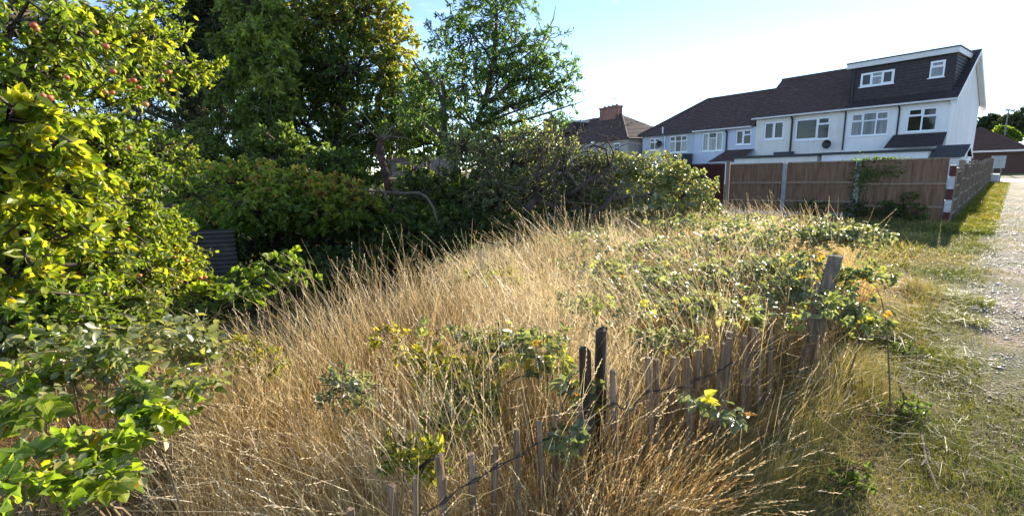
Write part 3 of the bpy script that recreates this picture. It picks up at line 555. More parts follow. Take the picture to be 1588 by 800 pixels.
# ------------------------------------------------------------------ leaf builders
def unit(v): return v/(np.linalg.norm(v, axis=-1, keepdims=True)+1e-9)
def leaves(pos, d, nrm, L, W, rnd, fold=.25, curl=.25, detail=0):
    """returns verts, tris, rnd for many folded leaves"""
    n = len(pos); d = unit(d); s = unit(np.cross(d, nrm)); nn = np.cross(s, d); L = L[:, None]; W = W[:, None]
    if detail == 0:
        v = np.stack([pos, pos+d*L*.5+s*W*.5+nn*W*fold, pos+d*L-nn*L*curl, pos+d*L*.5-s*W*.5+nn*W*fold], 1); k = 4
        f = np.array([[0, 1, 2], [0, 2, 3]])
    else:
        p = lambda t, x, z: pos+d*L*t+s*W*x+nn*(W*z)-nn*L*curl*t*t
        v = np.stack([p(0, 0, 0), p(.28, .42, fold), p(.28, 0, 0), p(.28, -.42, fold), p(.64, .4, fold), p(.64, 0, 0), p(.64, -.4, fold), p(1, 0, 0)], 1); k = 8
        f = np.array([[0, 1, 2], [0, 2, 3], [1, 4, 2], [2, 4, 5], [2, 5, 3], [3, 5, 6], [4, 7, 5], [5, 7, 6]])
    F = (np.arange(n)[:, None, None]*k + f[None]).reshape(-1, 3)
    return v.reshape(-1, 3), F, np.repeat(rnd, k)
def merge(parts):
    V, F, Rn = [], [], []; o = 0
    for v, f, r in parts: V.append(v); F.append(f+o); Rn.append(r); o += len(v)
    return np.concatenate(V), np.concatenate(F), np.concatenate(Rn)
def clump_tree(name, label, cat, group, base, spine, r0, clumps, lf, lmat, bark=BARK, seed=0, detail=0, per=16, twigr=.008, droop=.2, hi=0.0, trunk_name='trunk', flat_up=.15, extra=None, limb_r=.35, part='crown', ret=False, twiglen=.35):
    """clumps: (centre xyz, radii xyz, number of twigs, tone shift); leaves sit along twigs that hang off limbs from the spine"""
    g = np.random.default_rng(seed); base = np.array(base, float)
    t = thing(name, (base[0], base[1], 0), label, cat, group)
    spine = [np.array(p, float) for p in spine]; mb = MB()
    if len(spine) > 1:
        rr = [r0*(1-.75*i/(len(spine)-1)) for i in range(len(spine))]
        mb.tube(spine, rr, 9)
    P, D, Nn, LL, WW, RR = [], [], [], [], [], []
    for (c, rad, nt, tone) in clumps:
        c = np.array(c, float); rad = np.array(rad, float)
        if len(spine) > 1:
            dd = [np.linalg.norm(c-p)+.6*max(0, p[2]-c[2]) for p in spine]; j = int(np.argmin(dd)); j = max(0, j-1) if len(spine) > 2 else j
            a = spine[j]; mid = (a+c)/2+g.normal(0, .12, 3)*np.linalg.norm(c-a)*.6
            lr = r0*limb_r*(1-.5*j/len(spine))
            mb.tube([a, a*.45+mid*.55+g.normal(0, .03, 3), mid, mid*.5+c*.5, c], [lr, lr*.8, lr*.65, lr*.5, lr*.35], 6)
        dirs = unit(g.normal(0, 1, (nt, 3))); rad_u = g.uniform(.15, 1, nt)**.45
        ends = c + dirs*rad*rad_u[:, None]
        ctone = g.uniform(-.12, .12)+tone
        for e, dr_ in zip(ends, dirs):
            tl = twiglen*np.mean(rad)*g.uniform(.7, 1.3)
            tdir = unit(dr_*rad/np.mean(rad)+g.normal(0, .45, 3)+np.array([0, 0, .25])); st = e-tdir*tl*.5; en = e+tdir*tl*.5-np.array([0, 0, droop*tl])
            mid = (st+en)/2+np.array([0, 0, droop*tl*.3])
            if len(spine) > 1 and g.uniform() < .55: mb.tube([c+(st-c)*.15, st*.6+c*.4+g.normal(0, .05, 3), st, mid, en], [twigr*2, twigr*1.6, twigr*1.2, twigr, twigr*.5], 3, False)
            else: mb.tube([st, mid, en], [twigr, twigr*.8, twigr*.5], 3, False)
            n = max(3, int(per*g.uniform(.6, 1.4))); u = np.sort(g.uniform(0, 1, n))[:, None]
            p = (st*(1-u)**2+2*mid*u*(1-u)+en*u*u)
            sd_ = unit(g.normal(0, 1, (n, 3)))
            d = unit(tdir*.55+sd_*.9-np.array([0, 0, droop]))
            P.append(p); D.append(d); Nn.append(unit(g.normal(0, .7, (n, 3))+np.array([0, 0, flat_up])+dr_*.25))
            LL.append(lf[0]*g.uniform(.6, 1.25, n)); WW.append(lf[1]*g.uniform(.7, 1.2, n))
            tw = g.normal(0, .09); hh = hi*np.clip((e[2]-c[2])/max(rad[2], .1)+.3, 0, 1)  # hi lightens the upper leaves of a clump, painting sunlight in
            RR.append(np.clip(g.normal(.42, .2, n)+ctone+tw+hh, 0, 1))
    if mb.v: mb.build(trunk_name, bark, t, smooth=True)
    P = np.concatenate(P); D = np.concatenate(D); Nn = np.concatenate(Nn); LL = np.concatenate(LL); WW = np.concatenate(WW); RR = np.concatenate(RR)
    if ret: return t, (P, D, Nn, LL, WW, RR)
    v, f, r = leaves(P, D, Nn, LL, WW, RR, .2, .2, detail)
    np_obj(part, v, f, lmat, t, r)
    return t
def cl(px, py, d, rx, ry, nt, tone=0.0, rz=None):
    c = at(px, py, d); k = d/FPX; return (c, (rx*k, (rz or (rx+ry)/2)*k, ry*k), nt, tone)
def foot(p): return (p[0], p[1], float(gz(p[0], p[1])))
#@@TREES
# ------------------------------------------------------------------ trees at the back
# dark conifer
b = at(300, 330, 17); b[2] = 0
clump_tree('conifer', 'tall dark conifer standing behind the apple tree', 'tree', None, b, [foot(b), at(300, 200, 17), at(296, 90, 17), at(290, -40, 17), at(285, -140, 17)], .28,
    [cl(275, 20, 17, 75, 40, 90), cl(330, 60, 17, 70, 45, 110), cl(245, 80, 16.5, 60, 35, 70), cl(350, 120, 17, 60, 50, 110), cl(270, 140, 17, 70, 35, 80), cl(300, -60, 17, 90, 60, 120), cl(330, 190, 17, 80, 45, 130), cl(210, 150, 18, 60, 50, 60), cl(200, 60, 18, 60, 40, 45), cl(380, 20, 17.5, 50, 60, 90), cl(235, 210, 17.5, 60, 40, 80), cl(340, 0, 17, 60, 50, 120), cl(390, 60, 17.3, 50, 60, 110), cl(300, 100, 17, 60, 50, 100), cl(320, 150, 17, 60, 40, 100), cl(180, 110, 18.5, 70, 60, 60), cl(150, 200, 18.5, 80, 60, 80), cl(100, 100, 19, 80, 80, 60), cl(330, 20, 16.8, 45, 50, 120), cl(345, 90, 16.8, 45, 45, 120), cl(310, -10, 16.8, 50, 50, 110), cl(270, 90, 17, 50, 40, 80)],
    (.16, .05), L_DARK, seed=11, per=26, droop=.35, twiglen=.5)
# ash
b = at(410, 300, 13.5); b[2] = 0
clump_tree('ash_tree', 'ash tree with drooping grey-green feathery leaves in front of conifer', 'tree', None, b, [foot(b), at(412, 210, 13.5), at(408, 150, 13.5), at(395, 80, 13.6), at(385, 0, 13.7)], .1,
    [cl(400, 45, 13.2, 34, 28, 60, .16), cl(430, 75, 13.1, 26, 26, 45, .25), cl(385, 100, 13.2, 34, 26, 55, .05), cl(425, 120, 13.1, 28, 24, 45, .2), cl(360, 60, 13.7, 34, 30, 55), cl(345, 130, 13.8, 36, 28, 55, -.1), cl(395, 160, 13.3, 34, 24, 55, .0), cl(390, 0, 13.6, 44, 30, 70, .1), cl(350, 195, 13.8, 42, 28, 55, -.15), cl(430, 20, 13.5, 28, 26, 40, .15), cl(410, 205, 13.5, 36, 20, 45, -.05), cl(440, 160, 13.4, 24, 22, 30, .1)],
    (.2, .07), L_ASH, BARK_PALE, seed=12, per=20, droop=.75, twiglen=.6)
# big ivy covered tree
b = at(530, 320, 15.5); b[2] = 0
clump_tree('ivy_clad_tree', 'largest tree, dark and ivy clad with sunlight painted yellow into its top leaves', 'tree', None, b, [foot(b), at(525, 230, 15.5), at(530, 140, 15.5), at(535, 40, 15.5), at(530, -80, 15.5)], .3,
    [cl(500, 30, 15.2, 75, 60, 260, .1), cl(560, 20, 15, 70, 60, 260, .2), cl(530, -50, 15.5, 90, 50, 220, .15), cl(460, 90, 15.5, 60, 60, 220, -.1), cl(550, 110, 15.2, 75, 55, 260, -.05), cl(480, 170, 15.5, 75, 50, 240, -.2), cl(560, 190, 15.5, 60, 45, 200, -.12), cl(605, 70, 15.2, 45, 45, 130, .28), cl(620, 130, 15.3, 50, 40, 130, .2), cl(600, 15, 15.3, 38, 28, 60, .3), cl(610, 185, 15.5, 40, 35, 90, .1), cl(640, 165, 15.5, 40, 45, 90, -.1), cl(440, 210, 15.6, 60, 45, 150, -.2), cl(520, 240, 15.6, 90, 40, 190, -.2), cl(430, 10, 15.9, 60, 60, 170, -.1), cl(455, 60, 15.8, 45, 45, 150, -.12), cl(450, 140, 15.8, 45, 45, 150, -.15), cl(500, 110, 15.4, 50, 45, 170, -.15), cl(610, 215, 15.5, 45, 30, 100, -.05)],
    (.12, .085), L_IVY, seed=13, per=17, hi=.1)  # raised tones at the top and right paint sunlight into the leaves
# understorey filling the gaps below the crowns
for (px, py, d, rx, ry, nt, lab, nm, sd_, tone) in [
    (300, 250, 11.5, 80, 55, 260, 'dark leafy elder bush below the conifer', 'elder_bush', 21, -.08),
    (430, 235, 11.8, 75, 45, 260, 'mid green elder bush below the ash tree', 'elder_bush', 22, -.05),
    (530, 265, 11.6, 70, 42, 240, 'low dark elder bush left of the dead ivied stump', 'elder_bush', 23, -.1),
    (655, 205, 13, 60, 50, 200, 'bright green bush behind the plum tree fork', 'elder_bush', 24, .12)]:
    c = at(px, py, d); b = (c[0], c[1], 0)
    clump_tree(nm, lab, 'bush', 'elder bushes under the tall trees', b, [foot(b), (c[0]+.05, c[1], c[2]*.5), tuple(c)], .07, [cl(px+ox*rx*.55, py+oy*ry*.5, d+oz, rx*.62, ry*.6, nt//5, tone+g_) for ox, oy, oz, g_ in ((-.9, .1, 0, 0), (.9, .2, .2, 0), (0, -.7, 0, .1), (.1, .7, -.3, -.05), (0, 0, .4, 0))], (.13, .075), L_UNDER, TWIG, seed=sd_, per=20)
# plum tree, open crown with the limbs showing
b = at(704, 290, 10.5); k = 10.5
sp_ = [foot((b[0], b[1])), at(706, 275, k), at(703, 235, k), at(735, 200, k), at(752, 160, k), at(765, 100, k), at(770, 30, k), at(768, -30, k)]
plum = clump_tree('plum_tree', 'slender open plum tree against the sky with forked dark trunk', 'tree', None, (b[0], b[1], 0), sp_, .12,
    [cl(770, 25, k, 60, 38, 60), cl(730, 60, k, 48, 38, 55), cl(800, 70, k, 55, 45, 75), cl(765, 110, k, 60, 40, 85), cl(820, 120, k, 50, 35, 55), cl(720, 130, k, 45, 40, 55), cl(790, 165, k, 60, 32, 70), cl(850, 140, k, 40, 35, 30), cl(745, 190, k, 45, 35, 55), cl(690, 70, k, 35, 40, 25), cl(700, 25, k, 40, 30, 16), cl(850, 60, k, 40, 50, 16), cl(885, 130, k, 28, 35, 14), cl(850, 185, k, 40, 18, 18), cl(670, 130, k+.6, 40, 30, 40), cl(660, 175, k+.6, 45, 35, 60), cl(730, 225, k, 45, 30, 60), cl(780, 210, k, 50, 30, 60), cl(740, -20, k, 60, 30, 40), cl(800, 0, k, 45, 30, 25), cl(680, 110, k+.5, 35, 35, 40), cl(650, 150, k+1, 40, 40, 50), cl(830, 95, k, 45, 30, 35), cl(860, 110, k, 40, 40, 20), cl(700, 180, k+.3, 40, 30, 50)],
    (.13, .04), L_PLUM, seed=14, per=14, droop=.3, twiglen=.55, twigr=.006, limb_r=.3)
mb = MB()
mb.tube([at(703, 240, k), at(690, 215, k), at(688, 180, k), at(690, 150, k), at(684, 125, k), at(697, 100, k)], [.085, .075, .065, .06, .05, .03], 8); mb.tube([at(688, 160, k), at(672, 128, k), at(650, 108, k), at(640, 92, k)], [.045, .04, .03, .02], 7)
mb.tube([at(690, 215, k), at(672, 203, k), at(655, 190, k)], [.06, .045, .03], 7); mb.tube([at(752, 165, k), at(790, 130, k), at(830, 90, k), at(858, 30, k), at(862, 10, k)], [.05, .04, .028, .015, .006], 6)
mb.tube([at(735, 200, k), at(790, 165, k), at(840, 150, k), at(885, 118, k), at(905, 100, k)], [.05, .04, .028, .015, .005], 6); mb.tube([at(740, 195, k), at(800, 190, k), at(850, 175, k), at(912, 155, k)], [.045, .035, .025, .006], 6)
mb.build('limb', BARK, plum, smooth=True)
# dead ivied stump
k = 9.6; b = at(602, 330, k)
snag = thing('dead_stump', (b[0], b[1], 0), 'broken reddish dead trunk with bare twigs left of the plum tree', 'tree stump')
mb = MB(); mb.tube([foot((b[0], b[1])), at(603, 300, k), at(600, 275, k), at(594, 255, k), at(589, 235, k), at(591, 214, k)], [.09, .085, .08, .075, .075, .06], 10); mb.build('trunk', surf('rotten_red_bark', [(.35, (.03, .017, .012)), (.6, (.085, .042, .028)), (.8, (.17, .11, .08))], 9, .9, .8, 16), snag)
g = np.random.default_rng(5); mb = MB()
for (x0, y0, pts) in [(590, 216, [(575, 203), (560, 192), (548, 190)]), (591, 215, [(600, 195), (590, 176)]), (592, 217, [(615, 190), (640, 195)]), (590, 214, [(580, 196), (565, 178), (555, 165)]), (575, 203, [(545, 210), (538, 216)]), (592, 218, [(608, 208), (622, 232), (634, 226)]), (612, 205, [(618, 180), (620, 165)]), (560, 192, [(553, 180), (546, 172)]), (594, 217, [(606, 212), (630, 214), (640, 220)])]:
    pp = [at(x0, y0, k)]+[at(x, y, k+g.normal(0, .25)) for x, y in pts]; mb.tube(pp, list(np.linspace(.018, .004, len(pp))), 5)
tag(mb.build('bare_twigs', BARK_PALE, snag), kind='stuff')
# fallen bough across the hedge
k = 7.6; mb = MB()
mb.tube([at(543, 299, k+.3), at(575, 297, k+.15), at(600, 298, k), at(625, 300, k), at(650, 299, k-.1), at(662, 306, k-.15), at(672, 322, k-.2), at(680, 350, k-.2)], [.01, .015, .022, .023, .023, .02, .017, .013], 8)
mb.tube([at(600, 298, k), at(597, 306, k-.05), at(605, 316, k-.1)], [.02, .015, .008], 5); mb.tube([at(577, 297, k+.15), at(578, 304, k), at(585, 308, k)], [.018, .012, .006], 5); mb.tube([at(575, 297, k+.15), at(560, 292, k+.2)], [.014, .006], 5)
gg = np.random.default_rng(3)
for i in range(14):
    p0 = at(550+i*8.5, 298.5, k+.12-.02*i); d_ = unit(gg.normal(0, 1, 3)); mb.tube([p0, p0+d_*.09+np.array([0, 0, .02]), p0+d_*.2+gg.normal(0, .03, 3)], [.007, .005, .002], 4)
o = mb.build('fallen_bough', BARK_PALE, origin=tuple(at(620, 300, k)), smooth=True); tag(o, 'long bare bough lying level across the hedge below the stump', 'branch')
# hedge thicket; leaf tones paint its sunlit yellow-green top and the shaded hollow
def shrub(name, label, cat, group, cls, lf, lmat, seed, per=18, detail=0, bark=TWIG, hi=0., r0=.06, **kw):
    c = np.mean([q[0] for q in cls], axis=0); b = (c[0], c[1], 0)
    return clump_tree(name, label, cat, group, b, [foot(b), (c[0], c[1], max(.3 if r0 > .02 else .04, c[2]*.5)), (c[0], c[1], max(.5 if r0 > .02 else .08, c[2]*.8))], r0, cls, lf, lmat, bark, seed, detail, per, hi=hi, **kw)
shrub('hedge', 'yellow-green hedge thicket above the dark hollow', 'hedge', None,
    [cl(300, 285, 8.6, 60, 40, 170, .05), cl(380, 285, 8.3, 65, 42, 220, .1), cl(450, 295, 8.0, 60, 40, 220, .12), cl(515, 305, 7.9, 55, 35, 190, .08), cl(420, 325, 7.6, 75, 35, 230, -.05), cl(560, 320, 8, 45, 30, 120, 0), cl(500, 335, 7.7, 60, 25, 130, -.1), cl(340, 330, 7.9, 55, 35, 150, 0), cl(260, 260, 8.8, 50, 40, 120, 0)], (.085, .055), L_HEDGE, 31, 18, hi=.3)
shrub('undergrowth', 'bramble undergrowth in the hollow under the hedge, shade painted into its leaves', 'bush', None,
    [cl(400, 380, 8.2, 80, 45, 170, -.3), cl(500, 370, 8.3, 90, 45, 200, -.3), cl(590, 350, 8.4, 70, 50, 200, -.25), cl(640, 370, 8.0, 60, 45, 170, -.2), cl(560, 410, 7.4, 90, 35, 170, -.25), cl(450, 420, 7.2, 80, 30, 120, -.25)], (.09, .06), L_UNDER, 32, 16)  # lowered leaf tones paint the shade of the hollow
# dark shrub and hawthorn right of it
shrub('ivy_bush', 'dark glossy ivy bush around the foot of the plum tree', 'bush', None,
    [cl(690, 300, 9.2, 45, 40, 170, -.1), cl(650, 300, 9.6, 45, 35, 130, -.08), cl(735, 310, 8.8, 50, 45, 180, -.05), cl(690, 350, 8.5, 55, 35, 160, -.15), cl(640, 265, 10.4, 40, 22, 30, .05)], (.075, .055), L_UNDER, 33, 18)
shrub('hawthorn', 'pale green hawthorn thicket right of the plum tree', 'bush', None,
    [cl(760, 255, 9.0, 45, 45, 210, .1), cl(800, 260, 8.8, 45, 45, 210, .12), cl(840, 240, 8.7, 40, 36, 90, .08), cl(770, 310, 8.5, 55, 40, 220, .02), cl(830, 300, 8.4, 50, 45, 200, .05), cl(880, 270, 8.4, 40, 40, 130, .02), cl(850, 205, 8.9, 30, 22, 18, .1), cl(895, 310, 8.2, 45, 40, 130), cl(770, 216, 9, 40, 28, 50, .12), cl(815, 212, 8.9, 40, 26, 36, .1), cl(870, 236, 8.6, 35, 24, 36, .05), cl(915, 262, 8.4, 32, 28, 70, .0), cl(715, 230, 9.2, 30, 40, 100, .12)], (.06, .038), L_HAW, 34, 11, twigr=.007)
shrub('undergrowth', 'low dark tangle under the gnarled tree behind the dry grass', 'bush', None,
    [cl(740, 350, 8.2, 50, 30, 110, -.15), cl(790, 355, 8.0, 50, 28, 110, -.1), cl(850, 345, 8.0, 50, 28, 110, -.1), cl(900, 350, 8.0, 40, 22, 70, -.1), cl(690, 375, 7.8, 45, 25, 70, -.2)], (.07, .045), L_UNDER, 35, 16)
# gnarled old tree with bare boughs
k = 7.7; b = onz(800, 372, .35)
gn = thing('gnarled_tree', (b[0], b[1], 0), 'gnarled leaning old tree with bare dark boughs in the hawthorn thicket', 'tree')
mb = MB(); q = lambda x, y, o=0: at(x, y, k+o)
root = at(797, 385, 7.7)
for pts, rr in [([root, q(806, 345), q(818, 325), q(828, 313), q(831, 295), q(833, 275), q(842, 268), q(858, 260), q(866, 248)], (.075, .03)), ([q(828, 311), q(845, 315), q(865, 322), q(885, 334)], (.04, .015)), ([q(880, 305, .2), q(897, 292), q(912, 280), q(930, 271), q(948, 258), q(952, 236), q(940, 215)], (.05, .012)), ([root, q(850, 345), q(880, 308, .2)], (.06, .05)),
    ([q(912, 280), q(935, 282), q(955, 295), q(965, 318)], (.035, .012)), ([q(833, 275), q(838, 245), q(850, 232), q(852, 215)], (.035, .01)), ([q(930, 271), q(945, 255), q(940, 232), q(920, 225), q(906, 232)], (.03, .008)), ([q(826, 300), q(805, 293), q(785, 288), q(770, 280)], (.025, .008)), ([q(897, 292), q(880, 268), q(876, 245), q(890, 225), q(884, 205)], (.03, .006)), ([q(940, 310, -.3), q(970, 306), q(1000, 304), q(1020, 296)], (.04, .012)), ([q(920, 340, -.3), q(945, 310, -.3), q(960, 290)], (.05, .02))]:
    mb.tube(pts, list(np.linspace(rr[0], rr[1], len(pts))), 8)
mb.build('trunk', BARK, gn, smooth=True); mb = MB(); g = np.random.default_rng(8)
for i in range(170):
    x, y = g.uniform(830, 965), g.uniform(195, 330); p0 = q(x, y, g.normal(0, .35)); p = [p0]; d = unit(g.normal(0, 1, 3)+np.array([0, 0, .5]))
    for j in range(4): d = unit(d+g.normal(0, .4, 3)); p.append(p[-1]+d*g.uniform(.06, .16))
    mb.tube(p, [.007, .006, .005, .004, .002], 3, False)
for i in range(120):                                      # bare arching stems through the thicket
    x, y = g.uniform(745, 960), g.uniform(215, 335); p0 = q(x, y, g.normal(.3, .4)); p = [p0]; d = unit(np.array([g.normal(.15, .5), g.normal(0, .3), 1.0]))
    for j in range(6): d = unit(d+np.array([g.normal(.06, .15), g.normal(0, .15), -.2])); p.append(p[-1]+d*g.uniform(.09, .15))
    mb.tube(p, [.008, .0075, .007, .006, .005, .004, .002], 3, False)
for i in range(9):                                        # arching bare canes
    x, y = g.uniform(860, 930), g.uniform(200, 250); p0 = q(x, y); p = [p0]; d = unit(np.array([g.normal(0, .4), 0, 1.0]))
    for j in range(6): d = unit(d+np.array([.22, 0, -.3])); p.append(p[-1]+d*.1)
    mb.tube(p, [.008, .008, .007, .006, .005, .004, .003], 4, False)
tag(mb.build('bare_twigs', TWIG, gn), kind='stuff')
shrub('undergrowth', 'green weeds between the ribbed sheet and the dry grass', 'bush', None,
    [cl(330, 470, 5.6, 50, 22, 70, .05), cl(285, 485, 5.0, 45, 22, 60, .05), cl(390, 455, 6.0, 50, 20, 70, .0), cl(460, 440, 6.2, 50, 18, 60, -.1), cl(250, 470, 5.2, 40, 25, 50, 0), cl(540, 425, 6.3, 50, 16, 50, -.1)], (.07, .045), L_UNDER, 36, 14, r0=.012)
# little shed behind
k = 14.5; sa = at(592, 285, k); 
sh = thing('shed', (sa[0]+1, sa[1], 0), 'low shed with weathered pinkish-brown roof behind the stump', 'shed')
p = [at(590, 275, k), at(700, 275, k), at(705, 240, k+1.4), at(600, 240, k+1.4)]; mb = MB(); slope(mb, p, 14, .015); mb.build('roof', surf('old_pink_tile', [(.3, (.13, .09, .075)), (.5, (.24, .175, .15)), (.7, (.34, .27, .23))], 9, .9, .3, 30), sh)
mb = MB(); mb.quad((p[0][0], p[0][1]+.1, 0), (p[1][0], p[1][1]+.1, 0), tuple(p[1]+np.array([0, .1, -.05])), tuple(p[0]+np.array([0, .1, -.05]))); mb.quad((p[1][0]-.02, p[1][1]+.1, 0), (p[2][0]-.02, p[2][1], 0), tuple(p[2]+np.array([-.02, 0, -.1])), tuple(p[1]+np.array([-.02, .1, -.05]))); mb.quad((p[0][0]+.02, p[0][1]+.1, 0), (p[3][0]+.02, p[3][1], 0), tuple(p[3]+np.array([.02, 0, -.1])), tuple(p[0]+np.array([.02, .1, -.05]))); mb.build('wall', FSIDE, sh)
# black ribbed sheet leaning in the hedge
k = 6.9; cpt = at(325, 395, k); GF2 = Frame(at(292, 395, 7.0)[:2], 8)
w_ = float(np.linalg.norm(at(356, 395, k)-at(292, 395, 7.0))); m = MB(); nr_ = 12; zt = at(325, 357, k)[2]; zb_ = at(325, 442, k)[2]
for i in range(nr_*4):
    z0 = zb_+(zt-zb_)*i/(nr_*4); z1 = zb_+(zt-zb_)*(i+1)/(nr_*4); n0 = .018*math.sin(i*math.pi/2)+.04*(1-i/nr_/4); n1 = .018*math.sin((i+1)*math.pi/2)+.04*(1-(i+1)/nr_/4)
    m.quad(GF2.P(0, n0, z0), GF2.P(w_, n0, z0), GF2.P(w_, n1, z1), GF2.P(0, n1, z1)); m.quad(GF2.P(0, n0+.02, z0), GF2.P(w_, n0+.02, z0), GF2.P(w_, n1+.02, z1), GF2.P(0, n1+.02, z1))
m.quad(GF2.P(0, .0, zt), GF2.P(w_, .0, zt), GF2.P(w_, .02, zt), GF2.P(0, .02, zt))
o = m.build('corrugated_sheet', surf('black_ribbed_sheet', [(.3, (.045, .04, .034)), (.7, (.1, .09, .078))], 5, .55, .3, 30), origin=(cpt[0], cpt[1], 0)); tag(o, 'dark grey ribbed sheet standing in the shade left of the hollow', 'metal sheet')
# far trees beyond the bungalow
for (nm, lab, px, py, d, rx, ry, nt, mat, sd_) in [('dark_tree', 'dark round tree behind the bungalow, under the lamp head', 1535, 195, 75, 34, 18, 300, L_DARK, 51), ('dark_tree', 'dark tree at right edge of the photo behind the bungalow', 1582, 190, 70, 34, 22, 300, L_DARK, 52), ('green_bush', 'yellow-green bush above the bungalow roof', 1556, 205, 62, 18, 9, 140, L_HEDGE, 53)]:
    c = at(px, py, d); b = (c[0], c[1], 0); clump_tree(nm, lab, 'tree' if 'tree' in nm else 'bush', None, b, [foot(b), (c[0], c[1], c[2]*.6), tuple(c)], .25, [cl(px-rx*.7, py+10, d, rx*.6, ry*.7, nt//4), cl(px+rx*.7, py+8, d, rx*.6, ry*.8, nt//4), cl(px, py+14, d, rx, ry*.7, nt//3), cl(px-rx*.4, py+4, d, rx*.55, ry*.8, nt//3), cl(px+rx*.4, py+2, d, rx*.55, ry*.8, nt//3), cl(px, py-ry*.3, d, rx*.5, ry*.7, nt//3)], (.45, .25), mat, seed=sd_, per=14)
#@@APPLE
# ------------------------------------------------------------------ apple tree on the left
def mesh_leaf(name, mat, wf, curl, fold, ser=0.0, seg=4, petiole=.12, lob=None):
    """one leaf blade along +Y (length 1), normal +Z, or a three-part bramble leaf"""
    V, F = [], []
    def blade(org, ang, L, W):
        ca, sa = math.cos(ang), math.sin(ang); n0 = len(V)
        def put(t, x, z): yy = t*L; xx = x*W; V.append((org[0]+xx*ca-yy*sa, org[1]+xx*sa+yy*ca, org[2]+z*W-curl*L*t*t))
        put(0, 0, 0)
        for i in range(1, seg+1):
            t = i/(seg+1); wd = .5*math.sin(math.pi*t**.75)**.8; j = ser*(1 if i % 2 else -1)
            put(t, 0, 0); put(t-.04, wd+j*.5, fold*wd*2*(1+.3*(i % 2))); put(t-.04, -wd-j*.5, fold*wd*2*(1+.3*((i+1) % 2)))
        put(1, 0, -.02)
        for i in range(seg):
            c = n0+1+i*3
            if i == 0: F.append((n0, c+1, c)); F.append((n0, c, c+2))
            else:
                p = c-3; F.append((p, p+1, c+1, c)); F.append((p, c, c+2, p+2))
        c = n0+1+(seg-1)*3; e = len(V)-1; F.append((c, c+1, e)); F.append((c, e, c+2))
    if lob is None: blade((0, 0, 0), 0, 1, wf)
    else:
        for a, l, o in lob: blade((math.sin(-a)*.06, .22+o, 0), a, l, wf*l)
        n = len(V); V.extend([(-.012, 0, -.02), (.012, 0, -.02), (.008, .3, 0), (-.008, .3, 0)]); F.append((n, n+1, n+2, n+3))
    me = bpy.data.meshes.new(name); me.from_pydata(V, [], F); me.update(); me.materials.append(mat); return me
def leaf_objs(par, meshes, P, D, Nn, S, seed=0, name='leaf'):
    g = random.Random(seed); o0 = absloc(par); 
    for p, d, n, s in zip(P, D, Nn, S):
        d = Vector(d).normalized(); x = d.cross(Vector(n)).normalized(); z = x.cross(d)
        o = bpy.data.objects.new(name, g.choice(meshes)); C.objects.link(o); o.parent = par
        m = Matrix((x, d, z)).transposed().to_4x4() @ Matrix.Scale(s, 4); m.translation = Vector(p-o0); o.matrix_basis = m
AL = [mesh_leaf('leaf', L_APPLE_O, w_, c_, f_, .03, 4) for w_, c_, f_ in ((.5, .15, .25), (.46, .3, .35), (.55, .05, .2), (.42, .4, .15))]
tb = at(-190, 470, 3.6)
apl = [cl(20, 30, 2.6, 110, 60, 46, .05), cl(110, 40, 3.0, 90, 50, 46, .02), cl(190, 50, 3.5, 80, 50, 44, .05), cl(225, 25, 3.9, 60, 40, 24), cl(230, 110, 3.8, 55, 40, 34, .1), cl(295, 105, 4.2, 50, 24, 26, .15), cl(60, 120, 2.8, 90, 50, 50, 0), cl(150, 130, 3.3, 75, 45, 40, .03), cl(60, 190, 2.5, 80, 40, 40, 0),
    cl(30, 180, 1.9, 70, 36, 26, .3), cl(60, 240, 1.9, 75, 42, 34, .32), cl(15, 290, 1.9, 60, 40, 22, .2), cl(140, 210, 3.2, 80, 45, 60, .0), cl(175, 260, 3.5, 70, 45, 70, .0), cl(100, 300, 2.6, 80, 45, 60, .05), cl(170, 330, 3.3, 80, 45, 80, .06), cl(220, 350, 3.8, 70, 45, 80, .06), cl(255, 390, 4.2, 55, 45, 70, .08), cl(60, 350, 2.1, 70, 40, 40, .2), cl(30, 410, 1.9, 75, 36, 34, .22), cl(130, 400, 2.9, 80, 45, 70, .04), cl(200, 420, 3.6, 70, 40, 70, .02), cl(285, 435, 4.4, 40, 35, 40, .1), cl(80, 470, 2.5, 90, 40, 60, -.04), cl(170, 480, 3.2, 75, 36, 50, -.05), cl(20, 500, 2.3, 70, 40, 40, -.1), cl(-90, 200, 2.6, 90, 120, 60), cl(-60, 400, 2.4, 80, 80, 50),
    cl(300, 300, 6.5, 40, 30, 40, -.1), cl(240, 240, 5.5, 60, 50, 80, -.1), cl(150, 380, 4.6, 120, 70, 120, -.2), cl(60, 300, 4.4, 120, 90, 110, -.2)]
spine = [foot((tb[0], tb[1])), at(-150, 340, 3.5), at(-60, 230, 3.4), at(0, 170, 3.3), at(45, 115, 3.3), at(75, 55, 3.4), at(95, -10, 3.6), at(120, -80, 3.8)]
apple, (P, D, Nn, LL, WW, RR) = clump_tree('apple_tree', 'old apple tree with red apples and sunlit yellow-green leaves', 'apple tree', None, (tb[0], tb[1], 0), spine, .13, apl, (.054, .029), L_APPLE, seed=41, detail=1, per=23, ret=True, twiglen=.75, droop=.35, twigr=.006, limb_r=.22)
dist = np.linalg.norm(P-CAM, axis=1); rel = (P-CAM); dep = rel@AX_F; px = 794+FPX*(rel@AX_R)/np.maximum(dep, .1); py = 400-FPX*(rel@AX_U)/np.maximum(dep, .1)
ok = (dep > 1.25) & ~((px > 360) & (dep < 4.5)); P, D, Nn, LL, WW, RR, dist, px, py = [a[ok] for a in (P, D, Nn, LL, WW, RR, dist, px, py)]
inv = (px > -10) & (px < 400) & (py > -10) & (py < 700); order = np.argsort(np.where(inv, -LL/dist, 0)); big = order[:300]; rest = order[300:]
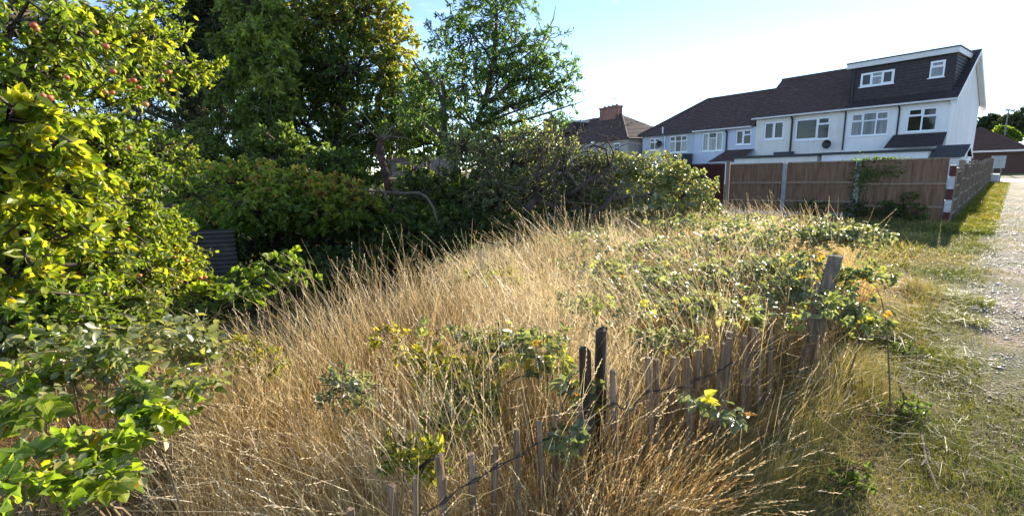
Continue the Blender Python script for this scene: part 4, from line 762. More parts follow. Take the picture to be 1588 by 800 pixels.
leaf_objs(apple, AL, P[big], D[big], Nn[big], LL[big]*1.1, 3)
v, f, r = leaves(P[rest], D[rest], Nn[rest], LL[rest], WW[rest], RR[rest], .2, .25, 1); tag(np_obj('foliage', v, f, L_APPLE, apple, r), kind='stuff')
# long bare shoots
mb = MB()
for pts in ([(125, 280, 3.2), (160, 300, 3.3), (195, 325, 3.5)], [(90, 315, 3), (110, 340, 3)], [(190, 300, 3.8), (260, 345, 4.2), (310, 400, 4.6), (345, 445, 4.8)], [(75, 70, 3), (100, 130, 3), (110, 175, 3), (115, 190, 3)], [(155, 30, 3.2), (152, 55, 3.2), (160, 80, 3.2), (165, 95, 3.2)], [(0, 245, 2), (30, 248, 2), (60, 250, 2)], [(0, 205, 2.2), (40, 222, 2.2)], [(100, 100, 3.2), (135, 110, 3.3), (160, 125, 3.3)], [(-20, 452, 1.9), (70, 452, 1.95), (130, 458, 2.1)]):
    mb.tube([at(*p) for p in pts], list(np.linspace(.009, .004, len(pts))), 5)
tag(mb.build('shoot', TWIG, apple), kind='stuff')
def apple_mesh():
    m = MB(); ns, nr = 12, 8
    for j in range(nr+1):
        a = math.pi*j/nr; rr = math.sin(a)*(1+.06*math.cos(a)); z = math.cos(a)*.9-.28*math.exp(-((a)/.42)**2)+.14*math.exp(-((math.pi-a)/.35)**2)
        for k in range(ns): b = 2*math.pi*k/ns; m.v.append((rr*math.cos(b), rr*math.sin(b), z))
    for j in range(nr):
        for k in range(ns): k2 = (k+1) % ns; m.f.append((j*ns+k, (j+1)*ns+k, (j+1)*ns+k2, j*ns+k2))
    me = bpy.data.meshes.new('apple'); me.from_pydata(m.v, [], m.f); me.polygons.foreach_set('use_smooth', [True]*len(m.f)); me.update()
    mt, t, b, o = newmat('apple_skin'); n = noise(t, 1.1, 3); oi = N(t, 'ShaderNodeObjectInfo'); ad = N(t, 'ShaderNodeMath', operation='MULTIPLY_ADD'); ad.inputs[1].default_value = .35; t.links.new(oi.outputs['Random'], ad.inputs[0]); t.links.new(n.outputs['Fac'], ad.inputs[2])
    rr = ramp(t, [(.42, (.45, .32, .06)), (.6, (.5, .17, .05)), (.85, (.42, .06, .03))], ad.outputs[0]); t.links.new(rr.outputs[0], b.inputs['Base Color']); b.inputs['Roughness'].default_value = .5
    b.inputs['Subsurface Weight'].default_value = .1; b.inputs['Subsurface Radius'].default_value = (.02, .01, .005)
    me.materials.append(mt); return me
AM = apple_mesh(); g = random.Random(9); st = MB(); st.tube([(0, 0, .6), (.05, 0, 1.0), (.12, 0, 1.5)], .06, 5); SM = bpy.data.meshes.new('stalk'); SM.from_pydata(st.v, [], st.f); SM.materials.append(TWIG)
for (x, y, d) in [(175, 111, 2.9), (207, 125, 3.1), (200, 126, 3.15), (215, 136, 3.2), (164, 72, 2.9), (148, 50, 2.9), (66, 149, 2.6), (76, 152, 2.7), (103, 120, 2.8), (174, 144, 3.0), (163, 143, 3.0), (225, 162, 3.2), (127, 190, 2.7), (88, 194, 2.9), (89, 204, 3.0), (250, 125, 3.4), (261, 112, 3.5), (200, 229, 3.5), (102, 340, 3.2), (118, 333, 3.3), (217, 343, 3.9), (232, 350, 4.0), (262, 398, 4.2), (270, 399, 4.2), (289, 404, 4.3), (280, 437, 4.3), (271, 438, 4.3), (318, 430, 4.5), (310, 431, 4.5), (252, 425, 4.2), (216, 427, 3.7), (85, 418, 3.1), (20, 441, 2.9), (122, 422, 3.2), (5, 247, 2.1), (18, 276, 2.6), (4, 197, 2.4), (52, 40, 2.7), (55, 45, 2.8), (196, 355, 3.7), (67, 345, 3.2), (258, 405, 4.2)]:
    o = bpy.data.objects.new('apple', AM); C.objects.link(o); o.parent = apple; o.location = Vector(at(x, y, d*.9)-absloc(apple)); s_ = g.uniform(.014, .021); o.scale = (s_, s_, s_*g.uniform(.88, 1.0)); o.rotation_euler = (g.uniform(-.4, .4), g.uniform(-.4, .4), g.uniform(0, 6))
    q_ = bpy.data.objects.new('stalk', SM); C.objects.link(q_); q_.parent = o
#@@PALES
# ------------------------------------------------------------------ chestnut paling fence in the grass
PALE = surf('cleft_chestnut_pale', [(.3, (.085, .05, .029)), (.5, (.22, .145, .09)), (.75, (.43, .32, .23))], 40, .85, .9, 50, (1, 1, .12))
OLDP = surf('dark_weathered_post', [(.3, (.022, .014, .009)), (.55, (.075, .052, .036)), (.8, (.2, .15, .11))], 26, .9, 1.0, 60, (1, 1, .12))
POSTM = surf('grey_leaning_post', [(.3, (.1, .074, .055)), (.55, (.22, .175, .135)), (.8, (.36, .3, .24))], 30, .9, .9, 40, (1, 1, .12))
WIRE = flat('rusty_wire', (.04, .03, .025), .6)
PF = Frame((-.45, 1.25), 36.4, -1); g = random.Random(12)
pf = thing('paling_fence', PF.P(1.6, 0, 0), 'old low chestnut paling fence of split stakes and wire in the dry grass', 'fence')
def stake(top, r, lean, mat, name, par, sides=6, bottom=-.05, cut=0.0, slant=0.0):
    top = np.array(top); bx = top-np.array([lean[0], lean[1], top[2]-bottom]); m = MB(); ang = [2*math.pi*k/sides+g.uniform(-.25, .25) for k in range(sides)]; rd = [r*g.uniform(.75, 1.2) for _ in range(sides)]; nl = 6
    for i in range(nl+1):
        t = i/nl; c = bx*(1-t)+top*t+np.array([g.uniform(-1, 1), g.uniform(-1, 1), 0])*r*.18; tp = 1-.12*t-(cut if i == nl else 0)
        for k in range(sides): m.v.append((c[0]+math.cos(ang[k])*rd[k]*tp, c[1]+math.sin(ang[k])*rd[k]*tp, c[2]+(slant*math.cos(ang[k])*rd[k]+g.uniform(-.2, .2)*r if i == nl else 0)))
    for i in range(nl):
        for k in range(sides): k2 = (k+1) % sides; m.f.append((i*sides+k, i*sides+k2, (i+1)*sides+k2, (i+1)*sides+k))
    m.f.append(tuple(nl*sides+k for k in range(sides))); return m.build(name, mat, par)
def pfat(x, y):
    s, z = cplane(PF, 0, x, y); return s, z
pales = [(543, 790), (607, 749), (643, 737), (682, 707), (731, 676), (768, 664), (804, 641), (832, 627), (864, 615), (896, 600), (950, 573), (975, 588), (1003, 554), (1019, 558), (1045, 554), (1062, 554), (1085, 543), (1103, 539), (1120, 531), (1132, 524), (1151, 520), (1165, 507), (1178, 509), (1196, 503)]
wp = []
for i, (x, y) in enumerate(pales):
    s, z = pfat(x, y); tp = PF.P(s, g.uniform(-.015, .015), z); wd = .0165 if i < 10 else .0195
    if 3 < i < 10: tp = tp-np.array([0, 0, .07])
    if i in (11,): wd = .01
    stake(tp, wd, (g.uniform(-.05, .05)+(.05 if 15 < i < 20 else 0), g.uniform(-.03, .03)), PALE, 'pale', pf, 6, cut=.1); wp.append((s, z))
for q_ in (.15, .5):
    mb = MB(); pts = []
    for i, (s, z) in enumerate(wp):
        zz = max(.06, z-q_) if i else z-q_; pts.append(PF.P(s, -.024, zz+g.uniform(-.012, .012)))
        if i < len(wp)-1: pts.append(PF.P((s+wp[i+1][0])/2, .0, max(.05, (z+wp[i+1][1])/2-q_-.012)))
    mb.tube(pts, .0032, 4, False); mb.tube([p+np.array([0, .006, .007*(-1)**i]) for i, p in enumerate(pts)], .0028, 4, False); mb.build('wire', WIRE, pf)
s, z = pfat(949, 517); o = stake(PF.P(s, .055, z),   .031, (.01, 0), OLDP, 'post', pf, 7, slant=.3); s, z = pfat(921, 546); stake(PF.P(s, .06, z), .031, (-.03, 0), OLDP, 'post', pf, 5, slant=-.45)
s, z = pfat(1142, 517); stake(PF.P(s, .04, z), .028, (0, 0), PALE, 'post', pf, 7)
s, z = pfat(1298, 396); lpst = thing('leaning_post', tuple(PF.P(s-.1, 0, 0)), 'thick round grey post leaning right among brambles beside the lane', 'post')
stake(PF.P(s, .0, z), .052, (.2, .02), POSTM, 'post', lpst, 10, cut=.02)
s2, z2 = pfat(1273, 424); stake(PF.P(s2, -.06, z2), .021, (.1, 0), PALE, 'pale', lpst); s2, z2 = pfat(1261, 438); stake(PF.P(s2, -.03, z2), .019, (.08, 0), PALE, 'pale', lpst)
#@@GRASS
# ------------------------------------------------------------------ dry grass
def inpoly(x, y, poly):
    c = np.zeros(len(x), bool); n = len(poly)
    for i in range(n):
        x1, y1 = poly[i][:2]; x2, y2 = poly[(i+1) % n][:2]
        k = ((y1 > y) != (y2 > y)) & (x < (x2-x1)*(y-y1)/(y2-y1+1e-12)+x1); c ^= k
    return c
def blades(base, h, lean, bend, wd, rnd, K=5, g=None, tipw=.15):
    """curved ribbons; lean = xy vector of the tip offset as a fraction of height"""
    n = len(h); t = np.linspace(0, 1, K)[None, :, None]; L = lean[:, None, :]; H = h[:, None, None]
    xy = L*H*(t*.35+.65*t**(1.6+bend[:, None, None])); zz = H*(t-(t**3)*.22*bend[:, None, None]*np.minimum(1.6, np.linalg.norm(lean, axis=1))[:, None, None]*1.3)
    p = base[:, None, :]+np.concatenate([xy, zz], -1)
    fa = g.uniform(0, np.pi, n); sd_ = np.stack([np.cos(fa), np.sin(fa), np.zeros(n)], -1)[:, None, :]
    ww = wd[:, None, None]*(1-(1-tipw)*t**1.3)
    v = np.stack([p-sd_*ww*.5, p+sd_*ww*.5], 2).reshape(-1, 3)
    k = np.arange(K-1)[None, :]*2; o = (np.arange(n)*K*2)[:, None]; F = np.stack([o+k, o+k+1, o+k+3, o+k+2], -1).reshape(-1, 4)
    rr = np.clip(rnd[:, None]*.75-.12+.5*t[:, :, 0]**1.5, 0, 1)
    return v, F, np.repeat(rr, 2, axis=1).ravel(), p
g = np.random.default_rng(77); ZT = .85
far = [(335, 486), (350, 478), (420, 470), (480, 452), (540, 440), (620, 425), (700, 405), (760, 385), (830, 362), (900, 345), (980, 330), (1060, 322), (1130, 318), (1200, 322), (1260, 326), (1320, 345), (1362, 372)]
poly = [onz(x, y, ZT)[:2] for x, y in far]+[PF.P(3.35, .0, 0)[:2]+np.array([.25, .35]), PF.P(3.3, .0, 0)[:2], PF.P(2.2, .02, 0)[:2], PF.P(0, .02, 0)[:2], onz(255, 790, .45)[:2], onz(310, 640, .4)[:2]]
poly = [np.array(p) for p in poly]; PA = np.array(poly)
def scatter(n, poly, dens=None):
    PA = np.array(poly); lo, hi = PA.min(0), PA.max(0); out_ = []
    tot = 0
    while tot < n:
        x = g.uniform(lo[0], hi[0], n*2); y = g.uniform(lo[1], hi[1], n*2); k = inpoly(x, y, poly)
        if dens is not None: k &= g.uniform(0, 1, n*2) < dens(x, y)
        q_ = np.stack([x[k], y[k]], -1); out_.append(q_); tot += len(q_)
    return np.concatenate(out_)[:n]
near = lambda x, y: np.clip(2.6/np.hypot(x, y-0)**1.15, .12, 1)*np.clip(.12+1.35*vnoise(x, y, 1.9, 11)*(.4+.9*vnoise(x, y, 4.5, 12)), .06, 1)
def with_z(p): return np.concatenate([p, gz(p[:, 0], p[:, 1])[:, None]-.01], 1)
def heads(tip, dirv, n_sp, Lh, rnd, sz=(.013, .0045), spread=.5):
    """spikelets up the last part of each stalk"""
    n = len(tip); t = np.linspace(0, 1, n_sp)[None, :, None]; d = unit(dirv)[:, None, :]
    side = unit(g.normal(0, 1, (n, n_sp, 3))); pos = (tip[:, None, :]-d*Lh[:, None, None]*(1-t)); dd = unit(d+side*spread*(1.1-t*.6))
    pos = pos.reshape(-1, 3); dd = dd.reshape(-1, 3); m = len(pos)
    return leaves(pos, dd, unit(g.normal(0, 1, (m, 3))), np.full(m, sz[0])*g.uniform(.7, 1.5, m), np.full(m, sz[1])*g.uniform(.7, 1.4, m), np.repeat(rnd, n_sp), .15, .1)
def field(n, poly, dens, hm, hs, wd, lean_fn, K, headfrac, Lh, rmean):
    p = scatter(n, poly, dens); b = with_z(p); x, y = p[:, 0], p[:, 1]
    h = np.clip(g.normal(hm, hs, n), .12, 1.25)*(1-.42*np.clip((-.15-x)/.8, 0, 1)*np.clip((3.6-y)/1.5, 0, 1))*(.82+.36*vnoise(x, y, .9, 21)); ln = lean_fn(x, y)+g.normal(0, .22, (n, 2))+.7*np.stack([vnoise(x, y, 2.8, 91)-.5, vnoise(x, y, 2.8, 92)-.5], -1); bd = g.uniform(.2, 1.6, n)
    rn = np.clip(g.normal(rmean, .2, n)+.5*(vnoise(x, y, 1.1, 31)-.5), 0, 1); dd_ = np.hypot(x, y); wdd = wd*g.uniform(.7, 1.3, n)*np.clip(dd_/3, .8, 2)
    v, F, r, pts = blades(b, h, ln, bd, wdd, rn, K, g); hd = None
    k = g.uniform(0, 1, n) < headfrac
    if k.any(): tip = pts[k, -1]; dv_ = pts[k, -1]-pts[k, -2]; hd = heads(tip, dv_, 11, Lh*g.uniform(.6, 1.5, k.sum()), g.uniform(0, 1, k.sum()), sz=(.0145, .0046), spread=.32)
    return v, F, r, hd
wind = lambda x, y: np.stack([-.12-.3*np.clip((x+.5)/3, 0, 1)+.35*(vnoise(x, y, .8, 41)-.5), -.02+.3*(vnoise(x, y, .8, 42)-.5)], -1)
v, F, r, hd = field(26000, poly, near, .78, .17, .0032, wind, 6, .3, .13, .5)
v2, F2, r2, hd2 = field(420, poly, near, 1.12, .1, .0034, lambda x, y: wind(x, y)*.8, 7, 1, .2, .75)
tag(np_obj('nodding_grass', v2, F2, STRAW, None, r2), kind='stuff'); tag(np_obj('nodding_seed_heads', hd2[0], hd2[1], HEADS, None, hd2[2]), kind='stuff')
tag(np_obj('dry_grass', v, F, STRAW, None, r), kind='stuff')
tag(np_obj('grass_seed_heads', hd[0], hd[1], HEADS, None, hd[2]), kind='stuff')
v, F, r, hd = field(70000, poly, near, .4, .15, .0026, lambda x, y: wind(x, y)*1.2+g.normal(0, .5, (len(x), 2)), 4, 0, .1, .45)
tag(np_obj('grass_thatch', v, F, THATCH, None, r), kind='stuff')
# grass on the near side of the paling fence and round its foot
npoly = [PF.P(a_, b_, 0)[:2] for a_, b_ in ((-.6, -.02), (3.4, -.02), (3.4, -.12), (2.6, -.12), (1.8, -.17), (1.0, -.32), (.3, -.42), (-.5, -.3))]; npoly = [np.array(q_) for q_ in npoly]
lpoly = [np.array(q_) for q_ in (PF.P(-.5, -.0, 0)[:2], PF.P(1.15, .0, 0)[:2], PF.P(1.3, -.3, 0)[:2], PF.P(.6, -.34, 0)[:2], PF.P(-.4, -.22, 0)[:2])]
v, F, r, hd = field(6500, npoly, None, .2, .11, .003, lambda x, y: np.stack([.25*(vnoise(x, y, 1.5, 43)-.5)+.1, -.25+.3*(vnoise(x, y, 1.5, 44)-.5)], -1), 5, .06, .09, .45)
tag(np_obj('fence_foot_grass', v, F, THATCH, None, r), kind='stuff')
v, F, r, hd = field(2600, lpoly, None, .56, .1, .0024, lambda x, y: np.stack([.5*(vnoise(x, y, 2.5, 48)-.5), .1+.4*(vnoise(x, y, 2.5, 49)-.5)], -1), 5, .5, .1, .35)
tag(np_obj('wispy_brown_grass', v, F, THATCH, None, r), kind='stuff'); tag(np_obj('wispy_seed_heads', hd[0], hd[1], THATCH, None, hd[2]), kind='stuff')
rpoly = [np.array(PF.P(a_, b_, 0)[:2]) for a_, b_ in ((1.3, -.03), (3.5, -.0), (3.7, -.12), (2.9, -.3), (2.0, -.42), (1.3, -.42))]
v, F, r, hd = field(4800, rpoly, lambda x, y: .2+.8*(vnoise(x, y, 3.1, 57) > .42), .2, .08, .003, lambda x, y: np.stack([.7*(vnoise(x, y, 1.5, 53)-.5)+.15, -.2+.5*(vnoise(x, y, 1.5, 54)-.5)], -1), 5, .08, .09, .6)
tag(np_obj('tangled_verge_grass', v, F, VERGE, None, r), kind='stuff')
v, F, r, hd = field(220, rpoly, lambda x, y: .2+.8*(vnoise(x, y, 3.1, 57) > .42), .42, .14, .0028, lambda x, y: np.stack([.7*(vnoise(x, y, 2.5, 55)-.5)+.2, -.15+.6*(vnoise(x, y, 2.5, 56)-.5)], -1), 6, .5, .1, .6)
tag(np_obj('tangled_straw', v, F, STRAW, None, r), kind='stuff'); tag(np_obj('tangled_seed_heads', hd[0], hd[1], HEADS, None, hd[2]), kind='stuff')
v, F, r, hd = field(420, lpoly, lambda x, y: np.clip(1.2-.45*(((np.stack([x, y], -1)-PF.o[:2])@PF.u[:2])-.2), .15, 1), .5, .12, .0028, lambda x, y: np.stack([.5*(vnoise(x, y, 2.5, 45)-.5), -.1+.5*(vnoise(x, y, 2.5, 46)-.5)], -1), 6, .5, .1, .6)
tag(np_obj('tall_fence_foot_grass', v, F, STRAW, None, r), kind='stuff'); tag(np_obj('tall_fence_seed_heads', hd[0], hd[1], HEADS, None, hd[2]), kind='stuff')
upoly = [onz(x_, y_, z_)[:2] for x_, y_, z_ in ((-60, 520, .3), (120, 500, .3), (330, 500, .4), (340, 620, .3), (270, 790, .4), (-20, 795, .6), (-200, 700, .3))]
v, F, r, hd = field(12000, upoly, None, .27, .1, .003, lambda x, y: g.normal(0, .7, (len(x), 2)), 4, 0, .1, .4)
tag(np_obj('dead_litter', v, F, THATCH, None, r), kind='stuff')
v, F, r, hd = field(500, upoly, None, .6, .12, .003, lambda x, y: g.normal(0, .35, (len(x), 2)), 6, .5, .12, .65)
tag(np_obj('bramble_straw', v, F, STRAW, None, r), kind='stuff'); tag(np_obj('bramble_straw_heads', hd[0], hd[1], HEADS, None, hd[2]), kind='stuff')
# verge beside the lane: turf and taller yellow-green tufts
def abpts(n, a0, a1, b0, b1, dens=None, apow=1.0):
    out_, tot = [], 0
    while tot < n:
        a = a0+(a1-a0)*g.uniform(0, 1, n)**apow; b = g.uniform(b0, b1, n); p = C0[None]+FD[None]*a[:, None]+RT[None]*b[:, None]
        k = np.hypot(p[:, 0], p[:, 1]) > .9
        if dens is not None: k &= g.uniform(0, 1, n) < dens(a, b, p[:, 0], p[:, 1])
        out_.append(p[k]); tot += k.sum()
    return np.concatenate(out_)[:n]
def turf(name, p, hm, wd, mat, rmean, K=4, ln=.6, corr=.7):
    n = len(p); b = with_z(p); x, y = p[:, 0], p[:, 1]; dd_ = np.hypot(x, y)
    h = np.clip(g.normal(hm, hm*.35, n), .015, None)*(.6+.8*vnoise(x, y, 2.2, 51)); l = g.normal(0, ln, (n, 2)); rn = np.clip(g.normal(rmean, .2, n)+corr*(vnoise(x, y, .9, 61)-.5), 0, 1)
    v, F, r, _ = blades(b, h, l, g.uniform(.3, 1.5, n), wd*g.uniform(.7, 1.3, n)*np.clip(dd_/3.5, .8, 4), rn, K, g); return tag(np_obj(name, v, F, mat, None, r), kind='stuff')
dn_v = lambda a, b, x, y: np.clip(3.2/np.hypot(x, y)**1.2, .06, 1)*(.35+.9*vnoise(x, y, 2.6, 71))*np.clip((1.0+.7*np.clip((-10.4-a)/1.8, 0, 1)-b)/.3+.4*vnoise(x, y, 3, 72), 0, 1)
turf('verge_grass', abpts(100000, -15.8, 1, -.9, 1.5, dn_v), .06, .0028, VERGE, .45, corr=1.0)
turf('verge_tufts', abpts(13000, -15.3, -8.5, -.1, .72, lambda a, b, x, y: (vnoise(x, y, 3.3, 81) > .48)*np.clip((.72-b)/.3, 0, 1)), .19, .003, VERGE, .6, 5, .55)
turf('verge_straw', abpts(5000, -15.3, -8, -.1, .8, lambda a, b, x, y: (vnoise(x, y, 2.3, 82) > .45)*np.clip((.8-b)/.3, 0, 1)), .16, .0026, THATCH, .6, 4, .9)
turf('verge_green', abpts(9000, -15.6, -8, .1, 1.1, lambda a, b, x, y: (vnoise(x, y, 2.9, 83) > .55)*1.), .09, .0034, GREENG, .35, 4, .9)
turf('lane_grass', abpts(26000, -2.2, 24, .12, .95, lambda a, b, x, y: np.clip(1.2-a/40, .3, 1)*(.5+.5*vnoise(x, y, 1.5, 73))*np.clip((.95-b)/.15, 0, 1)), .09, .005, GREENG, .55)
turf('track_grass', abpts(34000, -15.5, 4, .8, 2.6, lambda a, b, x, y: np.clip(3/np.hypot(x, y), .15, 1)*np.clip((vnoise(x, y, 1.3, 74)*.6+vnoise(x, y, 3.7, 75)*.4-.5)*6, 0, 1)), .03, .0028, VERGE, .5)
turf('far_verge_grass', abpts(12000, -6, 24, 2.5, 5.5, lambda a, b, x, y: .4+.6*vnoise(x, y, 1.5, 76)), .09, .008, GREENG, .55)
turf('rough_grass', abpts(16000, -9, .2, -6, .1, lambda a, b, x, y: (~inpoly(x, y, poly))*(.4+.6*vnoise(x, y, 1.2, 77))), .12, .006, VERGE, .55)
# loose stones on the track
STONE = leafmat('pale_flint_stone', [(0, (.22, .165, .12)), (.5, (.36, .285, .22)), (1, (.6, .5, .41))], 0, (1, 1, 1), .45, .6)
p = abpts(42000, -15.5, 10, .72, 2.5, lambda a, b, x, y: np.clip(3.5/np.hypot(x, y)**1.3, .03, 1)*np.clip((.62-vnoise(x, y, 1.3, 74)*.6-vnoise(x, y, 3.7, 75)*.4)*7, .06, 1)*np.clip((b-.7)/.25, .05, 1)); n = len(p)
sz = .0036*g.lognormal(0, .55, n)*np.clip(np.hypot(p[:, 0], p[:, 1])/4, .9, 2.2); oc = np.array([[1, 0, 0], [0, 1, 0], [-1, 0, 0], [0, -1, 0], [0, 0, .5], [0, 0, -.5]]); ot = np.array([[0, 1, 4], [1, 2, 4], [2, 3, 4], [3, 0, 4], [1, 0, 5], [2, 1, 5], [3, 2, 5], [0, 3, 5]])
vv = oc[None]*g.uniform(.55, 1.35, (n, 6, 3))*sz[:, None, None]; an = g.uniform(0, 6.28, n); ca, sa = np.cos(an)[:, None], np.sin(an)[:, None]
vv = np.stack([vv[..., 0]*ca-vv[..., 1]*sa, vv[..., 0]*sa+vv[..., 1]*ca, vv[..., 2]], -1); vv += np.concatenate([p, (gz(p[:, 0], p[:, 1])+.008)[:, None]], 1)[:, None, :]
tag(np_obj('track_stones', vv.reshape(-1, 3), (np.arange(n)[:, None, None]*6+ot[None]).reshape(-1, 3), STONE, None, np.repeat(g.uniform(0, 1, n), 6)), kind='stuff')
#@@BRAMBLES
# ------------------------------------------------------------------ brambles
LOB = [(0, .72, .06), (.95, .6, 0), (-.95, .6, 0)]
BLg = [mesh_leaf('leaf', L_BRAM_O, w_, c_, f_, .1, 4, lob=LOB) for w_, c_, f_ in ((.85, .12, .2), (.78, .3, .3), (.9, .02, .12))]
BLn = [mesh_leaf('leaf', L_BRAM_O, w_, c_, f_, .05, 6) for w_, c_, f_ in ((.8, .12, .16), (.74, .28, .24), (.85, .04, .1), (.7, .2, .3))]
for m_ in BLn+AL: m_.polygons.foreach_set('use_smooth', [True]*len(m_.polygons))
BLs = [mesh_leaf('leaf', L_BRAM_G, w_, c_, f_, .08, 3, lob=LOB) for w_, c_, f_ in ((.75, .15, .25), (.68, .35, .35), (.8, .05, .2))]
def bramble(label, group, cls, size, nleaf, meshes, smat, ncane, seed, up=.7, shell=.5, single=False):
    """cls: ellipsoids (centre, radii, weight); arching canes carry three-part leaves; the largest 300 are single objects"""
    g = np.random.default_rng(seed); cen = np.mean([c[0] for c in cls], axis=0); t = thing('bramble', (cen[0], cen[1], 0), label, 'bramble', group)
    wts = np.array([c[2] for c in cls], float); wts /= wts.sum(); P, D, Nn = [], [], []
    idx = g.choice(len(cls), nleaf, p=wts)
    for i in idx:
        c, rad = cls[i][0], cls[i][1]; d = unit(g.normal(0, 1, 3)); d[2] = abs(d[2])*.9 if g.uniform() < .7 else d[2]
        P.append(c+d*rad*g.uniform(shell, 1.05)); out_ = unit(d/np.maximum(rad, .05)*np.mean(rad)); Nn.append(unit(np.array([0, 0, up])+out_*.4+g.normal(0, .5, 3))); D.append(unit(np.array([out_[0], out_[1], -.15])+g.normal(0, .55, 3)))
    P, D, Nn = np.array(P), np.array(D), np.array(Nn); S = size*g.uniform(.55, 1.25, nleaf); P0, D0, N0, S0 = P, D, Nn, S
    if single:
        d_ = unit(D); s_ = unit(np.cross(d_, Nn)); Q = [(P, d_, Nn, S)]
        for sg in (1, -1): dd = unit(d_*.35+s_*sg); Q.append((P-d_*(S*.08)[:, None], dd, unit(Nn+.25*s_*sg+g.normal(0, .15, Nn.shape)), S*.85))
        P, D, Nn, S = [np.concatenate([q_[i_] for q_ in Q]) for i_ in range(4)]; P = P+unit(D)*(S*.12)[:, None]
    mb = MB()
    for k in range(ncane):
        a = P0[g.integers(nleaf)]; c = cls[g.integers(len(cls))][0]; b = np.array([c[0]*.45+cen[0]*.55+g.normal(0, .18), c[1]*.45+cen[1]*.55+g.normal(0, .18), 0.]); top = (a+b)/2; top[2] = a[2]*1.0+.12
        e = a+unit(np.array([a[0]-b[0], a[1]-b[1], .001]))*.15-np.array([0, 0, .12])
        pts = [((1-u)**3)*b+3*u*(1-u)**2*(b*.4+top*.6)+3*u*u*(1-u)*top+u**3*e for u in np.linspace(0, 1, 8)]; mb.tube(pts, list(np.linspace(.0055, .0025, 8)), 4, False)
    if not ncane: mb.tube([PF.P(2.2, -.1, 0), at(1060, 600, 2.25), at(1085, 606, 2.15), at(1115, 624, 2.08), at(1150, 650, 2.0), at(1175, 672, 1.95)], [.004, .0035, .003, .003, .0025, .0015], 5)
    tag(mb.build('canes', CANE, t), kind='stuff')
    rel = P-CAM; dep = rel@AX_F; sx = 794+FPX*(rel@AX_R)/np.maximum(dep, .2); sy = 400-FPX*(rel@AX_U)/np.maximum(dep, .2)
    okk = dep > .8; P, D, Nn, S, dep, sx, sy = [q_[okk] for q_ in (P, D, Nn, S, dep, sx, sy)]
    vis = (sx > -20) & (sx < 1610) & (sy > -20) & (sy < 820); order = np.argsort(np.where(vis, -S/dep, 0)); big = order[:300] if meshes else order[:0]; rest = order[300:] if meshes else order
    if meshes: leaf_objs(t, meshes, P[big], D[big], Nn[big], S[big], seed)
    if len(rest):
        p = P[rest]; d = unit(D[rest]); nn = Nn[rest]; s_ = unit(np.cross(d, nn)); L = S[rest]
        parts = []
        for a, l, o_ in (LOB if not single else [(0, 1, 0)]):
            dd = d*math.cos(a)+s_*-math.sin(a); parts.append(leaves(p+d*(.25*L)[:, None], dd, nn, L*l, L*l*.75, np.clip(g.normal(.5, .22, len(rest)), 0, 1), .2, .2, 1))
        v, f, r = merge(parts); tag(np_obj('foliage', v, f, smat, t, r), kind='stuff')
    return t
def el(px, py, d, rx, ry, w_=1.0, rz=None):
    c = at(px, py, d); k = d/FPX; return (c, np.array([rx*k, (rz or rx*.7)*k, ry*k]), w_)
bramble('large-leaved bramble in the bottom left corner of the photo', None, [el(60, 720, 1.35, 80, 40), el(130, 705, 1.45, 60, 40), el(20, 760, 1.25, 60, 40), el(170, 740, 1.4, 60, 40), el(120, 770, 1.3, 70, 30, .6), el(200, 690, 1.5, 50, 25, .4)], .05, 150, BLn, L_BRAM, 12, 61, single=True)
bramble('pale green bramble below the apple tree boughs', None, [el(60, 590, 2.0, 80, 45, 1), el(170, 570, 2.1, 70, 50, 1.2), el(120, 520, 2.5, 90, 45), el(250, 540, 2.5, 70, 50, 1.3), el(285, 520, 2.8, 50, 35), el(210, 620, 1.9, 60, 35, .6), el(40, 640, 1.8, 50, 30, .5), el(30, 530, 2.3, 60, 60, .8), el(230, 470, 3.2, 60, 30, .8), el(310, 550, 2.6, 45, 35, 1.1), el(290, 600, 2.1, 50, 35, .7), el(240, 650, 1.75, 45, 25, .5), el(100, 560, 2.1, 110, 70, 1.0), el(50, 640, 1.75, 70, 40, .6)], .054, 760, BLn, L_BRAM, 30, 62, single=True, shell=.15)
bramble('small bramble with upright shoots in front of the dark hollow', None, [el(440, 405, 4.9, 40, 18), el(400, 430, 4.7, 40, 25), el(375, 460, 4.3, 45, 25), el(465, 440, 4.7, 30, 30, .7), el(340, 450, 4.4, 35, 20, .6)], .11, 110, BLg, L_BRAM, 14, 63)
bramble('bramble patch in the dry grass left of the dark fence posts', None, [el(800, 540, 2.5, 60, 30), el(850, 570, 2.4, 50, 35), el(760, 530, 2.6, 45, 20, .6), el(900, 620, 2.1, 25, 50, .5), el(880, 690, 1.85, 25, 40, .3), el(930, 480, 2.9, 50, 20, .3), el(700, 520, 2.7, 60, 18, .3), el(830, 530, 2.3, 60, 20, .8)], .075, 280, BLs, L_BRAM, 10, 64)
bramble('broad grey-green bramble spreading over the dry grass before the brown fence', None, [el(1080, 385, 5.3, 121, 27, 1.2), el(1180, 378, 5.1, 108, 31, 1.4), el(1260, 365, 4.9, 94, 31, 1.2), el(1320, 368, 4.7, 60, 27, .8), el(1120, 425, 4.2, 135, 25, 1.2), el(1000, 440, 3.9, 121, 22, 1.1), el(1050, 475, 3.4, 121, 20, .9), el(1200, 425, 4.1, 108, 32, 1.2), el(930, 415, 4.5, 94, 20, .7), el(1140, 348, 6.1, 121, 20, .9), el(1000, 385, 5.3, 121, 20, .8), el(1240, 455, 3.6, 81, 27, .7), el(1130, 480, 3.2, 94, 17, .6), el(900, 370, 5.9, 94, 17, .4), el(1060, 345, 6.6, 94, 17, .5)], .088, 3000, BLs, L_BRAM_GS, 80, 65, shell=.0)
